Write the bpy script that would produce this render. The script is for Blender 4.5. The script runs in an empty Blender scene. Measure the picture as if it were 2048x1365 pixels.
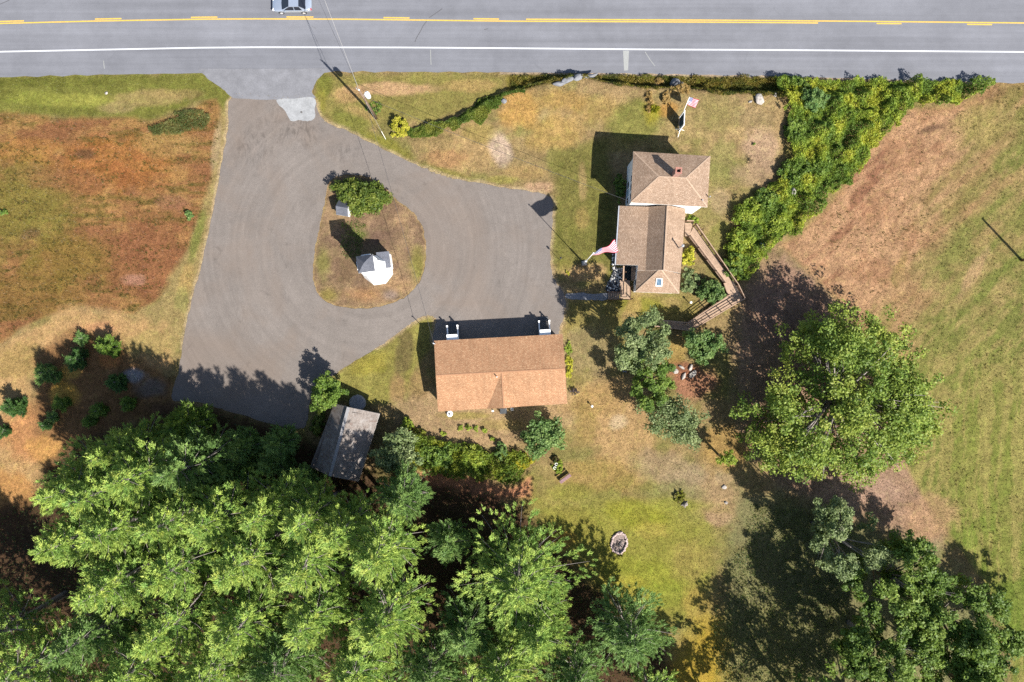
import bpy, math, random
import numpy as np
from mathutils import Vector, Matrix, geometry

# ------------------------------------------------------------------ scale and helpers for places
S = 16.7                      # photograph pixels per metre on the ground
CX, CY = 1024.0, 682.5        # the point straight below the drone
CAMH = (2048 / S / 2) / (18 / 24)
GAIN = 2.0
random.seed(11)
rng = np.random.default_rng(11)
sc = bpy.context.scene
col = sc.collection

def U(px, py, h=0.0):
    k = (CAMH - h) / CAMH
    return ((px - CX) / S * k, (CY - py) / S * k)
def U3(px, py, h=0.0):
    x, y = U(px, py, h); return Vector((x, y, h))
def lin(c):
    c = np.asarray(c, float) / 255.0
    return np.where(c <= 0.04045, c / 12.92, ((c + 0.055) / 1.055) ** 2.4)
def L(r, g, b, f=1.0):
    return tuple(lin((r, g, b)) / GAIN * f * np.array((0.98, 1.0, 1.05)))   # the sun is slightly warm

# ------------------------------------------------------------------ camera, sky, sun, exposure
cam_d = bpy.data.cameras.new('camera'); cam = bpy.data.objects.new('camera', cam_d); col.objects.link(cam)
cam.location = (0, (CY - 682.5) / S, CAMH); cam.rotation_euler = (0, 0, 0)
cam_d.lens = 24; cam_d.sensor_width = 36; cam_d.clip_end = 3000; cam_d.clip_start = 0.5
sc.camera = cam
SUN_EL = math.radians(44.5)
SUNV = Vector((0.684 * math.cos(SUN_EL), -0.729 * math.cos(SUN_EL), math.sin(SUN_EL))).normalized()
w = bpy.data.worlds.new('World'); sc.world = w; w.use_nodes = True
nt = w.node_tree
sky = nt.nodes.new('ShaderNodeTexSky'); sky.sky_type = 'NISHITA'; sky.sun_disc = False
sky.sun_elevation = SUN_EL; sky.sun_rotation = math.atan2(SUNV.x, SUNV.y)
bg = nt.nodes['Background']; bg.inputs['Strength'].default_value = 0.074
nt.links.new(sky.outputs[0], bg.inputs['Color'])
sd = bpy.data.lights.new('sun', 'SUN'); sd.energy = 5.0; sd.angle = math.radians(0.53); sd.color = (1.0, 0.955, 0.88)
so = bpy.data.objects.new('sun', sd); col.objects.link(so)
so.rotation_euler = (-SUNV).to_track_quat('-Z', 'Y').to_euler(); so.location = SUNV * 120
sc.view_settings.view_transform = 'Standard'; sc.view_settings.look = 'None'
sc.view_settings.exposure = 1.24; sc.view_settings.gamma = 1.0
sc.view_settings.use_curve_mapping = False
sc.cycles.use_denoising = False
sc.cycles.max_bounces = 6; sc.cycles.diffuse_bounces = 3; sc.cycles.transmission_bounces = 4

# ------------------------------------------------------------------ materials
def nodes(name):
    m = bpy.data.materials.new(name); m.use_nodes = True
    return m, m.node_tree, m.node_tree.nodes['Principled BSDF']
def N(t, kind, **kw):
    n = t.nodes.new(kind)
    for k, v in kw.items(): setattr(n, k, v)
    return n
def noise(t, scale, detail=3.0, rough=0.55, vec=None, dist=0.0):
    n = N(t, 'ShaderNodeTexNoise'); n.inputs['Scale'].default_value = scale
    n.inputs['Detail'].default_value = detail; n.inputs['Roughness'].default_value = rough
    n.inputs['Distortion'].default_value = dist
    if vec is not None: t.links.new(vec, n.inputs['Vector'])
    return n
def mapr(t, src, a, b, c, d):
    n = N(t, 'ShaderNodeMapRange'); t.links.new(src, n.inputs['Value'])
    for i, v in enumerate((a, b, c, d)): n.inputs[i + 1].default_value = v
    return n.outputs[0]
def mix(t, fac, a, b, mode='MIX'):
    n = N(t, 'ShaderNodeMix', data_type='RGBA', blend_type=mode)
    for s, v in ((n.inputs['Factor'], fac), (n.inputs['A'], a), (n.inputs['B'], b)):
        if hasattr(v, 'is_linked'): t.links.new(v, s)
        elif isinstance(v, (int, float)): s.default_value = v
        else: s.default_value = (*v, 1.0)
    return n.outputs['Result']
def geo_vec(t):
    return N(t, 'ShaderNodeNewGeometry').outputs['Position']
def scaled(t, vec, sx, sy, sz=1.0, rot=0.0):
    m = N(t, 'ShaderNodeMapping'); t.links.new(vec, m.inputs['Vector'])
    m.inputs['Scale'].default_value = (sx, sy, sz); m.inputs['Rotation'].default_value = (0, 0, rot)
    return m.outputs[0]
def mult(t, color, fac_out):
    n = N(t, 'ShaderNodeVectorMath', operation='SCALE')
    if hasattr(color, 'is_linked'): t.links.new(color, n.inputs[0])
    else: n.inputs[0].default_value = color
    t.links.new(fac_out, n.inputs['Scale'])
    return n.outputs[0]
def bump(t, p, h, strength, dist):
    b = N(t, 'ShaderNodeBump'); b.inputs['Strength'].default_value = strength; b.inputs['Distance'].default_value = dist
    t.links.new(h, b.inputs['Height']); t.links.new(b.outputs[0], p.inputs['Normal'])
def plain(name, c, rough=0.7, metal=0.0, var=0.18, scale=6.0, spec=0.3):
    m, t, p = nodes(name)
    v = geo_vec(t); n = noise(t, scale, 4, 0.6, v)
    f = mapr(t, n.outputs[0], 0.25, 0.75, 1 - var, 1 + var)
    t.links.new(mult(t, c, f), p.inputs['Base Color'])
    p.inputs['Roughness'].default_value = rough; p.inputs['Metallic'].default_value = metal
    p.inputs['Specular IOR Level'].default_value = spec
    return m
def foliage(name, transl=0.28):
    m, t, p = nodes(name)
    a = N(t, 'ShaderNodeVertexColor'); a.layer_name = 'Col'
    t.links.new(a.outputs[0], p.inputs['Base Color'])
    p.inputs['Roughness'].default_value = 0.55; p.inputs['Specular IOR Level'].default_value = 0.25
    tr = N(t, 'ShaderNodeBsdfTranslucent'); t.links.new(mix(t, 0.5, a.outputs[0], (0.22, 0.30, 0.03), 'MIX'), tr.inputs[0])
    ms = N(t, 'ShaderNodeMixShader'); ms.inputs[0].default_value = transl
    out = t.nodes['Material Output']
    t.links.new(p.outputs[0], ms.inputs[1]); t.links.new(tr.outputs[0], ms.inputs[2]); t.links.new(ms.outputs[0], out.inputs[0])
    return m
def ground_mat():
    m, t, p = nodes('turf')
    a = N(t, 'ShaderNodeVertexColor'); a.layer_name = 'Col'
    v = geo_vec(t)
    n1 = noise(t, 0.55, 5, 0.62, v); n2 = noise(t, 2.6, 4, 0.65, v); n3 = noise(t, 8.5, 3, 0.7, v)
    f = mapr(t, n1.outputs[0], 0.3, 0.7, 0.86, 1.14)
    c = mult(t, a.outputs[0], f)
    c = mult(t, c, mapr(t, n2.outputs[0], 0.3, 0.7, 0.74, 1.26))
    c = mult(t, c, mapr(t, n3.outputs[0], 0.3, 0.7, 0.66, 1.34))
    g = noise(t, 1.3, 4, 0.6, scaled(t, v, 1, 1, 1))
    gf = mapr(t, g.outputs[0], 0.5, 0.72, 0.0, 0.45)
    c = mix(t, gf, c, mix(t, 1.0, c, (0.80, 1.02, 0.72), 'MULTIPLY'))
    d = noise(t, 1.9, 3, 0.6, scaled(t, v, 1.0, 1.0, 1.0, 0.4))
    df = mapr(t, d.outputs[0], 0.56, 0.72, 0.0, 0.5)
    c = mix(t, df, c, mix(t, 1.0, c, (1.22, 1.12, 1.05), 'MULTIPLY'))
    for sc_, lo_, hi_, k_, seed in ((1.1, 0.53, 0.60, 0.80, 3.1), (0.8, 0.54, 0.62, 1.17, 17.3), (3.4, 0.56, 0.64, 0.76, 29.7)):
        off = N(t, 'ShaderNodeVectorMath', operation='ADD'); t.links.new(v, off.inputs[0]); off.inputs[1].default_value = (seed, seed * 2, 0)
        q_ = noise(t, sc_, 7, 0.72, off.outputs[0], 0.6); c = mult(t, c, mapr(t, q_.outputs[0], lo_, hi_, 1.0, k_))
    t.links.new(c, p.inputs['Base Color'])
    p.inputs['Roughness'].default_value = 0.95; p.inputs['Specular IOR Level'].default_value = 0.05
    bump(t, p, n3.outputs[0], 0.8, 0.12)
    return m
def asphalt_mat(name, c, streak=True, warm=None, fine=9.0, amp=0.10, mott=0.05):
    m, t, p = nodes(name)
    v = geo_vec(t)
    n1 = noise(t, 0.16, 4, 0.6, v); n2 = noise(t, fine, 3, 0.75, v); n3 = noise(t, 0.9, 4, 0.6, v)
    cc = mult(t, c, mapr(t, n1.outputs[0], 0.3, 0.7, 0.90, 1.10))
    cc = mult(t, cc, mapr(t, n2.outputs[0], 0.3, 0.7, 1 - amp, 1 + amp))
    cc = mult(t, cc, mapr(t, n3.outputs[0], 0.3, 0.7, 1 - mott, 1 + mott))
    if streak:
        s = noise(t, 1.0, 4, 0.6, scaled(t, v, 0.02, 1.1))
        cc = mult(t, cc, mapr(t, s.outputs[0], 0.3, 0.7, 0.88, 1.11))
        s2 = noise(t, 1.0, 3, 0.6, scaled(t, v, 0.006, 0.42))
        cc = mult(t, cc, mapr(t, s2.outputs[0], 0.3, 0.7, 0.90, 1.10))
        s3 = noise(t, 0.35, 7, 0.75, v, 2.0)
        cc = mult(t, cc, mapr(t, s3.outputs[0], 0.60, 0.72, 1.0, 0.88))
    if warm:
        wn = noise(t, 0.11, 4, 0.6, scaled(t, v, 1, 1, 1, 0.6), 0.6)
        cc = mix(t, mapr(t, wn.outputs[0], 0.46, 0.66, 0.0, 0.75), cc, warm)
        st = noise(t, 0.45, 6, 0.7, v, 1.2)
        cc = mult(t, cc, mapr(t, st.outputs[0], 0.60, 0.74, 1.0, 0.74))
        pl = noise(t, 0.6, 5, 0.65, scaled(t, v, 1.6, 0.5, 1, 0.9), 0.8)
        cc = mult(t, cc, mapr(t, pl.outputs[0], 0.58, 0.75, 1.0, 1.16))
        ctr = N(t, 'ShaderNodeVectorMath', operation='SUBTRACT'); t.links.new(v, ctr.inputs[0]); ctr.inputs[1].default_value = (*U(745, 500), 0)
        ln = N(t, 'ShaderNodeVectorMath', operation='LENGTH'); t.links.new(ctr.outputs[0], ln.inputs[0])
        cx_ = N(t, 'ShaderNodeCombineXYZ'); t.links.new(ln.outputs['Value'], cx_.inputs[0])
        mm = N(t, 'ShaderNodeVectorMath', operation='MULTIPLY_ADD'); t.links.new(ctr.outputs[0], mm.inputs[0]); mm.inputs[1].default_value = (0.045, 0.045, 0); t.links.new(cx_.outputs[0], mm.inputs[2])
        rg = noise(t, 1.5, 5, 0.62, mm.outputs[0])
        cc = mult(t, cc, mapr(t, rg.outputs[0], 0.32, 0.68, 0.92, 1.08))
        for (qx, qy, rad, dk) in ((515, 290, 3.6, 0.60), (600, 262, 3.2, 0.60), (555, 225, 3.6, 0.72), (690, 300, 2.6, 0.74)):
            ds = N(t, 'ShaderNodeVectorMath', operation='DISTANCE'); t.links.new(v, ds.inputs[0]); ds.inputs[1].default_value = (*U(qx, qy), 0)
            sn = noise(t, 0.75, 6, 0.7, scaled(t, v, 1.5, 0.7, 1, 0.3), 1.5)
            ad = N(t, 'ShaderNodeMath', operation='MULTIPLY'); t.links.new(mapr(t, ds.outputs['Value'], 0.2, rad, 1.0, 0.0), ad.inputs[0]); t.links.new(mapr(t, sn.outputs[0], 0.48, 0.62, 0.0, 1.0), ad.inputs[1])
            cc = mult(t, cc, mapr(t, ad.outputs[0], 0.0, 1.0, 1.0, dk))
        c2 = noise(t, 26, 2, 0.6, v)
        cc = mult(t, cc, mapr(t, c2.outputs[0], 0.35, 0.65, 0.84, 1.16))
    t.links.new(cc, p.inputs['Base Color'])
    p.inputs['Roughness'].default_value = 0.9; p.inputs['Specular IOR Level'].default_value = 0.15
    bump(t, p, n2.outputs[0], 0.35, 0.02)
    return m
def shingle_mat(name, c1, c2, fleck, bw=0.30, bh=0.14, fleckamt=0.35, wear=None):
    m, t, p = nodes(name)
    uv = N(t, 'ShaderNodeUVMap'); uv.uv_map = 'UVMap'
    b = N(t, 'ShaderNodeTexBrick'); t.links.new(uv.outputs[0], b.inputs['Vector'])
    b.inputs['Color1'].default_value = (*c1, 1); b.inputs['Color2'].default_value = (*c2, 1)
    b.inputs['Mortar'].default_value = (*[x * 0.62 for x in c1], 1)
    b.inputs['Scale'].default_value = 1.0; b.inputs['Brick Width'].default_value = bw; b.inputs['Row Height'].default_value = bh
    b.inputs['Mortar Size'].default_value = 0.012; b.inputs['Bias'].default_value = -0.1
    n = noise(t, 5.0, 2, 0.5, scaled(t, uv.outputs[0], 1.0, 2.2))
    cc = mix(t, mapr(t, n.outputs[0], 0.54, 0.66, 0.0, fleckamt * 2), b.outputs['Color'], fleck)
    n2 = noise(t, 0.5, 4, 0.6, uv.outputs[0])
    cc = mult(t, cc, mapr(t, n2.outputs[0], 0.3, 0.7, 0.88, 1.12))
    n3 = noise(t, 11.0, 3, 0.7, uv.outputs[0])
    cc = mult(t, cc, mapr(t, n3.outputs[0], 0.3, 0.7, 0.72, 1.28))
    n4 = noise(t, 1.0, 4, 0.6, scaled(t, uv.outputs[0], 2.2, 0.25))
    cc = mult(t, cc, mapr(t, n4.outputs[0], 0.35, 0.7, 0.90, 1.08))
    if wear:
        wn = noise(t, 0.8, 6, 0.7, uv.outputs[0], 1.0)
        cc = mix(t, mapr(t, wn.outputs[0], 0.50, 0.66, 0.0, 0.9), cc, wear[0])
        wn2 = noise(t, 1.1, 6, 0.7, scaled(t, uv.outputs[0], 1.7, 0.5), 1.5)
        cc = mix(t, mapr(t, wn2.outputs[0], 0.54, 0.68, 0.0, 0.75), cc, wear[1])
    t.links.new(cc, p.inputs['Base Color'])
    p.inputs['Roughness'].default_value = 0.9; p.inputs['Specular IOR Level'].default_value = 0.12
    bump(t, p, b.outputs['Fac'], -0.5, 0.012)
    return m
def wood_mat(name, c, var=0.25):
    m, t, p = nodes(name)
    v = geo_vec(t)
    n = noise(t, 3.0, 4, 0.65, v); n2 = noise(t, 14, 2, 0.6, v)
    cc = mult(t, c, mapr(t, n.outputs[0], 0.3, 0.7, 1 - var, 1 + var))
    cc = mult(t, cc, mapr(t, n2.outputs[0], 0.3, 0.7, 0.86, 1.14))
    t.links.new(cc, p.inputs['Base Color']); p.inputs['Roughness'].default_value = 0.85
    p.inputs['Specular IOR Level'].default_value = 0.15
    return m
def flag_mat():
    m, t, p = nodes('flag_cloth')
    uv = N(t, 'ShaderNodeUVMap'); uv.uv_map = 'UVMap'
    sx = N(t, 'ShaderNodeSeparateXYZ'); t.links.new(uv.outputs[0], sx.inputs[0])
    def math_(op, a, b=None):
        n = N(t, 'ShaderNodeMath', operation=op)
        for i, v in enumerate((a, b)):
            if v is None: continue
            if hasattr(v, 'is_linked'): t.links.new(v, n.inputs[i])
            else: n.inputs[i].default_value = v
        return n.outputs[0]
    u, v = sx.outputs[0], sx.outputs[1]
    stripe = math_('LESS_THAN', math_('MODULO', math_('MULTIPLY', math_('SUBTRACT', 1.0, v), 13.0), 2.0), 1.0)
    base = mix(t, stripe, (0.50, 0.47, 0.50), (0.40, 0.015, 0.05))
    cant = math_('MULTIPLY', math_('LESS_THAN', u, 0.40), math_('GREATER_THAN', v, 6 / 13))
    # staggered rows of white stars
    su = math_('MULTIPLY', u, 6 / 0.40); sv = math_('MULTIPLY', math_('SUBTRACT', v, 6 / 13), 5 / (7 / 13))
    du = math_('SUBTRACT', math_('FRACT', su), 0.5); dv = math_('SUBTRACT', math_('FRACT', sv), 0.5)
    r = math_('SQRT', math_('ADD', math_('MULTIPLY', du, du), math_('MULTIPLY', dv, dv)))
    star = math_('LESS_THAN', r, 0.30)
    blue = mix(t, star, (0.03, 0.05, 0.20), (0.5, 0.5, 0.5))
    c = mix(t, cant, base, blue)
    t.links.new(c, p.inputs['Base Color']); p.inputs['Roughness'].default_value = 0.8
    tr = N(t, 'ShaderNodeBsdfTranslucent'); t.links.new(c, tr.inputs[0])
    ms = N(t, 'ShaderNodeMixShader'); ms.inputs[0].default_value = 0.25
    t.links.new(p.outputs[0], ms.inputs[1]); t.links.new(tr.outputs[0], ms.inputs[2])
    t.links.new(ms.outputs[0], t.nodes['Material Output'].inputs[0])
    return m
M = {}
M['turf'] = ground_mat()
M['leaf'] = foliage('leaves', 0.36); M['needle'] = foliage('needles', 0.34); M['grass'] = foliage('grass_blades', 0.2)
M['road'] = asphalt_mat('road_asphalt', L(142, 142, 146), True, None, 10, 0.11)
M['apron'] = asphalt_mat('apron_asphalt', L(146, 145, 147), False, None, 7, 0.14, 0.14)
M['drive'] = asphalt_mat('gravel_drive', L(143, 133, 124), False, L(144, 129, 116), 12, 0.24)
M['pad'] = asphalt_mat('concrete_pad', L(180, 180, 178), False, None, 5, 0.14, 0.2)
M['patch'] = asphalt_mat('patch_band', L(178, 178, 172), False, None, 12, 0.18)
M['yellow'] = plain('yellow_line', L(246, 202, 92, 1.0), 0.7, 0, 0.3, 9)
M['white_line'] = plain('white_line', L(240, 240, 240, 1.0), 0.7, 0, 0.16, 9)
M['crack'] = plain('crack_sealer', L(112, 110, 112), 0.7)
M['stepstone'] = plain('dark_stone', L(120, 116, 112), 0.9, 0, 0.25, 4)
M['rock'] = plain('pale_rock', L(196, 186, 174), 0.95, 0, 0.5, 5)
M['rock_dark'] = plain('grey_rock', L(150, 150, 152), 0.95, 0, 0.3, 3)
M['gravel'] = asphalt_mat('pale_gravel', L(150, 150, 152), False, None, 9, 0.25)
M['roof_garage'] = shingle_mat('garage_shingles', L(194, 144, 106), L(212, 162, 122), L(244, 208, 162), 0.30, 0.14, 0.3)
M['roof_house'] = shingle_mat('house_shingles', L(176, 146, 120), L(198, 168, 142), L(230, 204, 176), 0.28, 0.14, 0.34)
M['roof_shed'] = shingle_mat('shed_shingles', L(146, 135, 126), L(168, 155, 144), L(190, 180, 170), 0.3, 0.14, 0.25, (L(180, 172, 164), L(128, 98, 84)))
M['roof_grey'] = shingle_mat('grey_shingles', L(118, 120, 128), L(132, 134, 142), L(146, 148, 154), 0.25, 0.12, 0.2)
M['white'] = plain('white_paint', (0.80, 0.80, 0.79), 0.55, 0, 0.04, 1.5)
M['siding'] = plain('white_siding', (0.74, 0.75, 0.75), 0.6, 0, 0.05, 2)
M['trim'] = plain('trim', (0.70, 0.68, 0.64), 0.6, 0, 0.06, 2)
M['glass'] = plain('window_glass', (0.012, 0.014, 0.02), 0.08, 0, 0.1, 2, 0.6)
M['shade_blue'] = plain('pale_blind', (0.30, 0.42, 0.50), 0.5)
M['brick'] = None
M['wood_pole'] = wood_mat('pole_wood', L(150, 126, 104))
M['deck'] = wood_mat('deck_boards', L(206, 174, 146), 0.18)
M['rail'] = wood_mat('rail_wood', L(132, 100, 78), 0.25)
M['oldwood'] = wood_mat('weathered_wood', L(120, 108, 98), 0.3)
M['bench'] = wood_mat('bench_wood', L(176, 140, 142), 0.15)
M['bark'] = wood_mat('bark', L(128, 112, 98), 0.3)
M['bark_pale'] = wood_mat('pale_bark', L(178, 166, 156), 0.2)
M['metal'] = plain('galvanised', (0.55, 0.56, 0.58), 0.35, 0.6, 0.08, 3)
M['wire'] = plain('wire_black', (0.04, 0.04, 0.045), 0.6)
M['wire_grey'] = plain('wire_grey', (0.30, 0.29, 0.28), 0.5)
M['dark'] = plain('dark_green_black', (0.012, 0.018, 0.02), 0.6)
M['black'] = plain('black_plastic', (0.03, 0.032, 0.036), 0.5)
M['unit'] = plain('unit_grey', (0.06, 0.065, 0.07), 0.5)
M['signface'] = plain('sign_face', (0.02, 0.05, 0.07), 0.25, 0, 0.5, 2.2, 0.5)
M['flag'] = flag_mat()
M['carpaint'] = plain('silver_paint', (0.34, 0.39, 0.47), 0.25, 0.5, 0.02, 2, 0.5)
M['tyre'] = plain('tyre_rubber', (0.02, 0.02, 0.02), 0.8)
M['rim'] = plain('alloy_rim', (0.75, 0.75, 0.76), 0.3, 0.5)
M['red'] = plain('red_lens', (0.35, 0.01, 0.01), 0.3)
M['lamp_lens'] = plain('clear_lens', (0.7, 0.72, 0.75), 0.15)
M['mulch'] = plain('mulch', L(150, 100, 72), 0.95, 0, 0.4, 5)
M['ash'] = plain('ash_bed', L(170, 150, 140), 0.95, 0, 0.5, 5)
M['concrete'] = plain('well_concrete', L(170, 168, 168), 0.95, 0, 0.3, 5)
M['flower'] = plain('hydrangea', (0.8, 0.74, 0.72), 0.7)
def brick_mat():
    m, t, p = nodes('chimney_brick')
    tc = N(t, 'ShaderNodeTexCoord')
    sx = N(t, 'ShaderNodeSeparateXYZ'); t.links.new(tc.outputs['Object'], sx.inputs[0]); ad = N(t, 'ShaderNodeMath', operation='ADD'); t.links.new(sx.outputs[0], ad.inputs[0]); t.links.new(sx.outputs[1], ad.inputs[1])
    cb_ = N(t, 'ShaderNodeCombineXYZ'); t.links.new(ad.outputs[0], cb_.inputs[0]); t.links.new(sx.outputs[2], cb_.inputs[1])
    b = N(t, 'ShaderNodeTexBrick'); t.links.new(cb_.outputs[0], b.inputs['Vector'])
    b.inputs['Color1'].default_value = (0.21, 0.08, 0.055, 1); b.inputs['Color2'].default_value = (0.27, 0.11, 0.08, 1)
    b.inputs['Mortar'].default_value = (0.35, 0.28, 0.24, 1); b.inputs['Scale'].default_value = 1.0
    b.inputs['Brick Width'].default_value = 0.2; b.inputs['Row Height'].default_value = 0.075; b.inputs['Mortar Size'].default_value = 0.01
    t.links.new(b.outputs['Color'], p.inputs['Base Color']); p.inputs['Roughness'].default_value = 0.9
    return m
M['brick'] = brick_mat()

# ------------------------------------------------------------------ objects
def tag(o, label=None, cat=None, group=None, kind=None):
    if label: o['label'] = label
    if cat: o['category'] = cat
    if group: o['group'] = group
    if kind: o['kind'] = kind
    return o
def empty(name, loc=(0, 0, 0), rz=0.0, label=None, cat=None, group=None):
    o = bpy.data.objects.new(name, None); col.objects.link(o)
    o.location = loc; o.rotation_euler = (0, 0, rz); o.empty_display_size = 0.3
    return tag(o, label, cat, group)
def link(name, me, mat, parent=None):
    o = bpy.data.objects.new(name, me); col.objects.link(o)
    if mat is not None and not me.materials: me.materials.append(mat)
    if parent is not None: o.parent = parent
    return o
class MB:
    """collects boxes, tubes and polygons for one mesh"""
    def __init__(s): s.v = []; s.f = []; s.uv = {}
    def poly(s, pts, uv=None):
        i = len(s.v); s.v += [tuple(p) for p in pts]; s.f.append(tuple(range(i, i + len(pts))))
        if uv: s.uv[len(s.f) - 1] = uv
        return s
    def box(s, c, d, rz=0.0, tilt=None):
        R = Matrix.Rotation(rz, 3, 'Z')
        if tilt: R = R @ Matrix.Rotation(tilt[1], 3, tilt[0])
        i = len(s.v)
        for z in (-1, 1):
            for y in (-1, 1):
                for x in (-1, 1):
                    s.v.append(tuple(Vector(c) + R @ Vector((x * d[0] / 2, y * d[1] / 2, z * d[2] / 2))))
        for f in ((0, 2, 3, 1), (4, 5, 7, 6), (0, 1, 5, 4), (2, 6, 7, 3), (0, 4, 6, 2), (1, 3, 7, 5)):
            s.f.append(tuple(i + k for k in f))
        return s
    def tube(s, pts, rad, n=6, cap=True):
        pts = [Vector(p) for p in pts]
        if not hasattr(rad, '__len__'): rad = [rad] * len(pts)
        rings = []
        for k, p in enumerate(pts):
            d = (pts[min(k + 1, len(pts) - 1)] - pts[max(k - 1, 0)])
            d = d.normalized() if d.length > 1e-9 else Vector((0, 0, 1))
            a = d.cross(Vector((0, 0, 1)));
            if a.length < 1e-3: a = Vector((1, 0, 0))
            a.normalize(); b = d.cross(a)
            i = len(s.v)
            for j in range(n):
                t = 2 * math.pi * j / n
                s.v.append(tuple(p + (a * math.cos(t) + b * math.sin(t)) * rad[k]))
            rings.append(i)
        for k in range(len(pts) - 1):
            for j in range(n):
                a, b = rings[k], rings[k + 1]
                s.f.append((a + j, a + (j + 1) % n, b + (j + 1) % n, b + j))
        if cap:
            s.f.append(tuple(rings[0] + j for j in range(n))[::-1]); s.f.append(tuple(rings[-1] + j for j in range(n)))
        return s
    def bar(s, a, b, wd, ht):
        """square bar from a to b, width across, height up"""
        a, b = Vector(a), Vector(b); d = (b - a).normalized()
        side = d.cross(Vector((0, 0, 1)))
        if side.length < 1e-3: side = Vector((1, 0, 0))
        side.normalize(); up = side.cross(d)
        i = len(s.v)
        for p in (a, b):
            for (q, r) in ((-1, -1), (1, -1), (1, 1), (-1, 1)):
                s.v.append(tuple(p + side * q * wd / 2 + up * r * ht / 2))
        for f in ((3, 2, 1, 0), (4, 5, 6, 7), (0, 1, 5, 4), (1, 2, 6, 5), (2, 3, 7, 6), (3, 0, 4, 7)):
            s.f.append(tuple(i + k for k in f))
        return s
    def build(s, name, mat, parent=None, smooth=False, bevel=0.0):
        me = bpy.data.meshes.new(name); me.from_pydata(s.v, [], s.f)
        if s.uv:
            ul = me.uv_layers.new(name='UVMap')
            for fi, uv in s.uv.items():
                for k, li in enumerate(me.polygons[fi].loop_indices): ul.data[li].uv = uv[k]
        me.update()
        if smooth:
            for p in me.polygons: p.use_smooth = True
        o = link(name, me, mat, parent)
        if bevel > 0:
            b = o.modifiers.new('bevel', 'BEVEL'); b.width = bevel; b.segments = 1; b.limit_method = 'ANGLE'
        return o
def bigmesh(name, V, F, mat, parent=None, colr=None, smooth=False):
    """V (n,3), F (m,k) arrays, colr (n,3)"""
    me = bpy.data.meshes.new(name); n, m, k = len(V), len(F), F.shape[1]
    me.vertices.add(n); me.vertices.foreach_set('co', np.ascontiguousarray(V, dtype=np.float32).ravel())
    me.loops.add(m * k); me.loops.foreach_set('vertex_index', np.ascontiguousarray(F, dtype=np.int32).ravel())
    me.polygons.add(m); me.polygons.foreach_set('loop_start', np.arange(0, m * k, k, dtype=np.int32))
    try: me.polygons.foreach_set('loop_total', np.full(m, k, dtype=np.int32))
    except Exception: pass
    if smooth: me.polygons.foreach_set('use_smooth', np.ones(m, dtype=bool))
    if colr is not None:
        ca = me.color_attributes.new('Col', 'FLOAT_COLOR', 'POINT')
        c4 = np.ones((n, 4), dtype=np.float32); c4[:, :3] = colr
        ca.data.foreach_set('color', c4.ravel())
    me.update(calc_edges=True)
    return link(name, me, mat, parent)

# ------------------------------------------------------------------ noise in numpy
_lat = {}
def vnoise(x, y, scale, seed):
    if seed not in _lat: _lat[seed] = np.random.default_rng(seed).random((256, 256))
    g = _lat[seed]; x = np.asarray(x) / scale; y = np.asarray(y) / scale
    xi = np.floor(x).astype(int); yi = np.floor(y).astype(int); fx = x - xi; fy = y - yi
    fx = fx * fx * (3 - 2 * fx); fy = fy * fy * (3 - 2 * fy)
    a = g[xi & 255, yi & 255]; b = g[(xi + 1) & 255, yi & 255]; c = g[xi & 255, (yi + 1) & 255]; d = g[(xi + 1) & 255, (yi + 1) & 255]
    return (a * (1 - fx) + b * fx) * (1 - fy) + (c * (1 - fx) + d * fx) * fy
def fbm(x, y, scale, seed, oct=4):
    t = 0; amp = 1; tot = 0
    for o in range(oct):
        t = t + amp * vnoise(x + 37 * o, y + 91 * o, scale / 2 ** o, seed + o); tot += amp; amp *= 0.55
    return t / tot
def sstep(a, b, x):
    t = np.clip((x - a) / (b - a), 0, 1); return t * t * (3 - 2 * t)
def inside(poly, X, Y):
    P = np.asarray(poly, float); r = np.zeros(X.shape, bool); j = len(P) - 1
    for i in range(len(P)):
        xi, yi = P[i]; xj, yj = P[j]
        c = ((yi > Y) != (yj > Y)) & (X < (xj - xi) * (Y - yi) / (yj - yi + 1e-12) + xi)
        r ^= c; j = i
    return r
def segdist(poly, X, Y, closed=True):
    P = np.asarray(poly, float); d = np.full(X.shape, 1e9)
    n = len(P)
    for i in range(n if closed else n - 1):
        a = P[i]; b = P[(i + 1) % n]; v = b - a; l2 = (v ** 2).sum() + 1e-12
        t = np.clip(((X - a[0]) * v[0] + (Y - a[1]) * v[1]) / l2, 0, 1)
        d = np.minimum(d, (X - a[0] - t * v[0]) ** 2 + (Y - a[1] - t * v[1]) ** 2)
    return np.sqrt(d)
def sdist(poly, X, Y):
    d = segdist(poly, X, Y); return np.where(inside(poly, X, Y), d, -d)
def smooth_closed(pts, sub=6, jit=0.0, seed=1):
    P = np.asarray(pts, float); n = len(P); out = []; r = np.random.default_rng(seed)
    for i in range(n):
        p0, p1, p2, p3 = P[i - 1], P[i], P[(i + 1) % n], P[(i + 2) % n]
        for k in range(sub):
            t = k / sub
            q = 0.5 * ((2 * p1) + (-p0 + p2) * t + (2 * p0 - 5 * p1 + 4 * p2 - p3) * t * t + (-p0 + 3 * p1 - 3 * p2 + p3) * t ** 3)
            out.append(q + (r.random(2) - 0.5) * jit)
    return [tuple(q) for q in out]
def line_y(tab):
    T = np.asarray(tab, float)
    return lambda x: np.interp(x, T[:, 0], T[:, 1])

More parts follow.
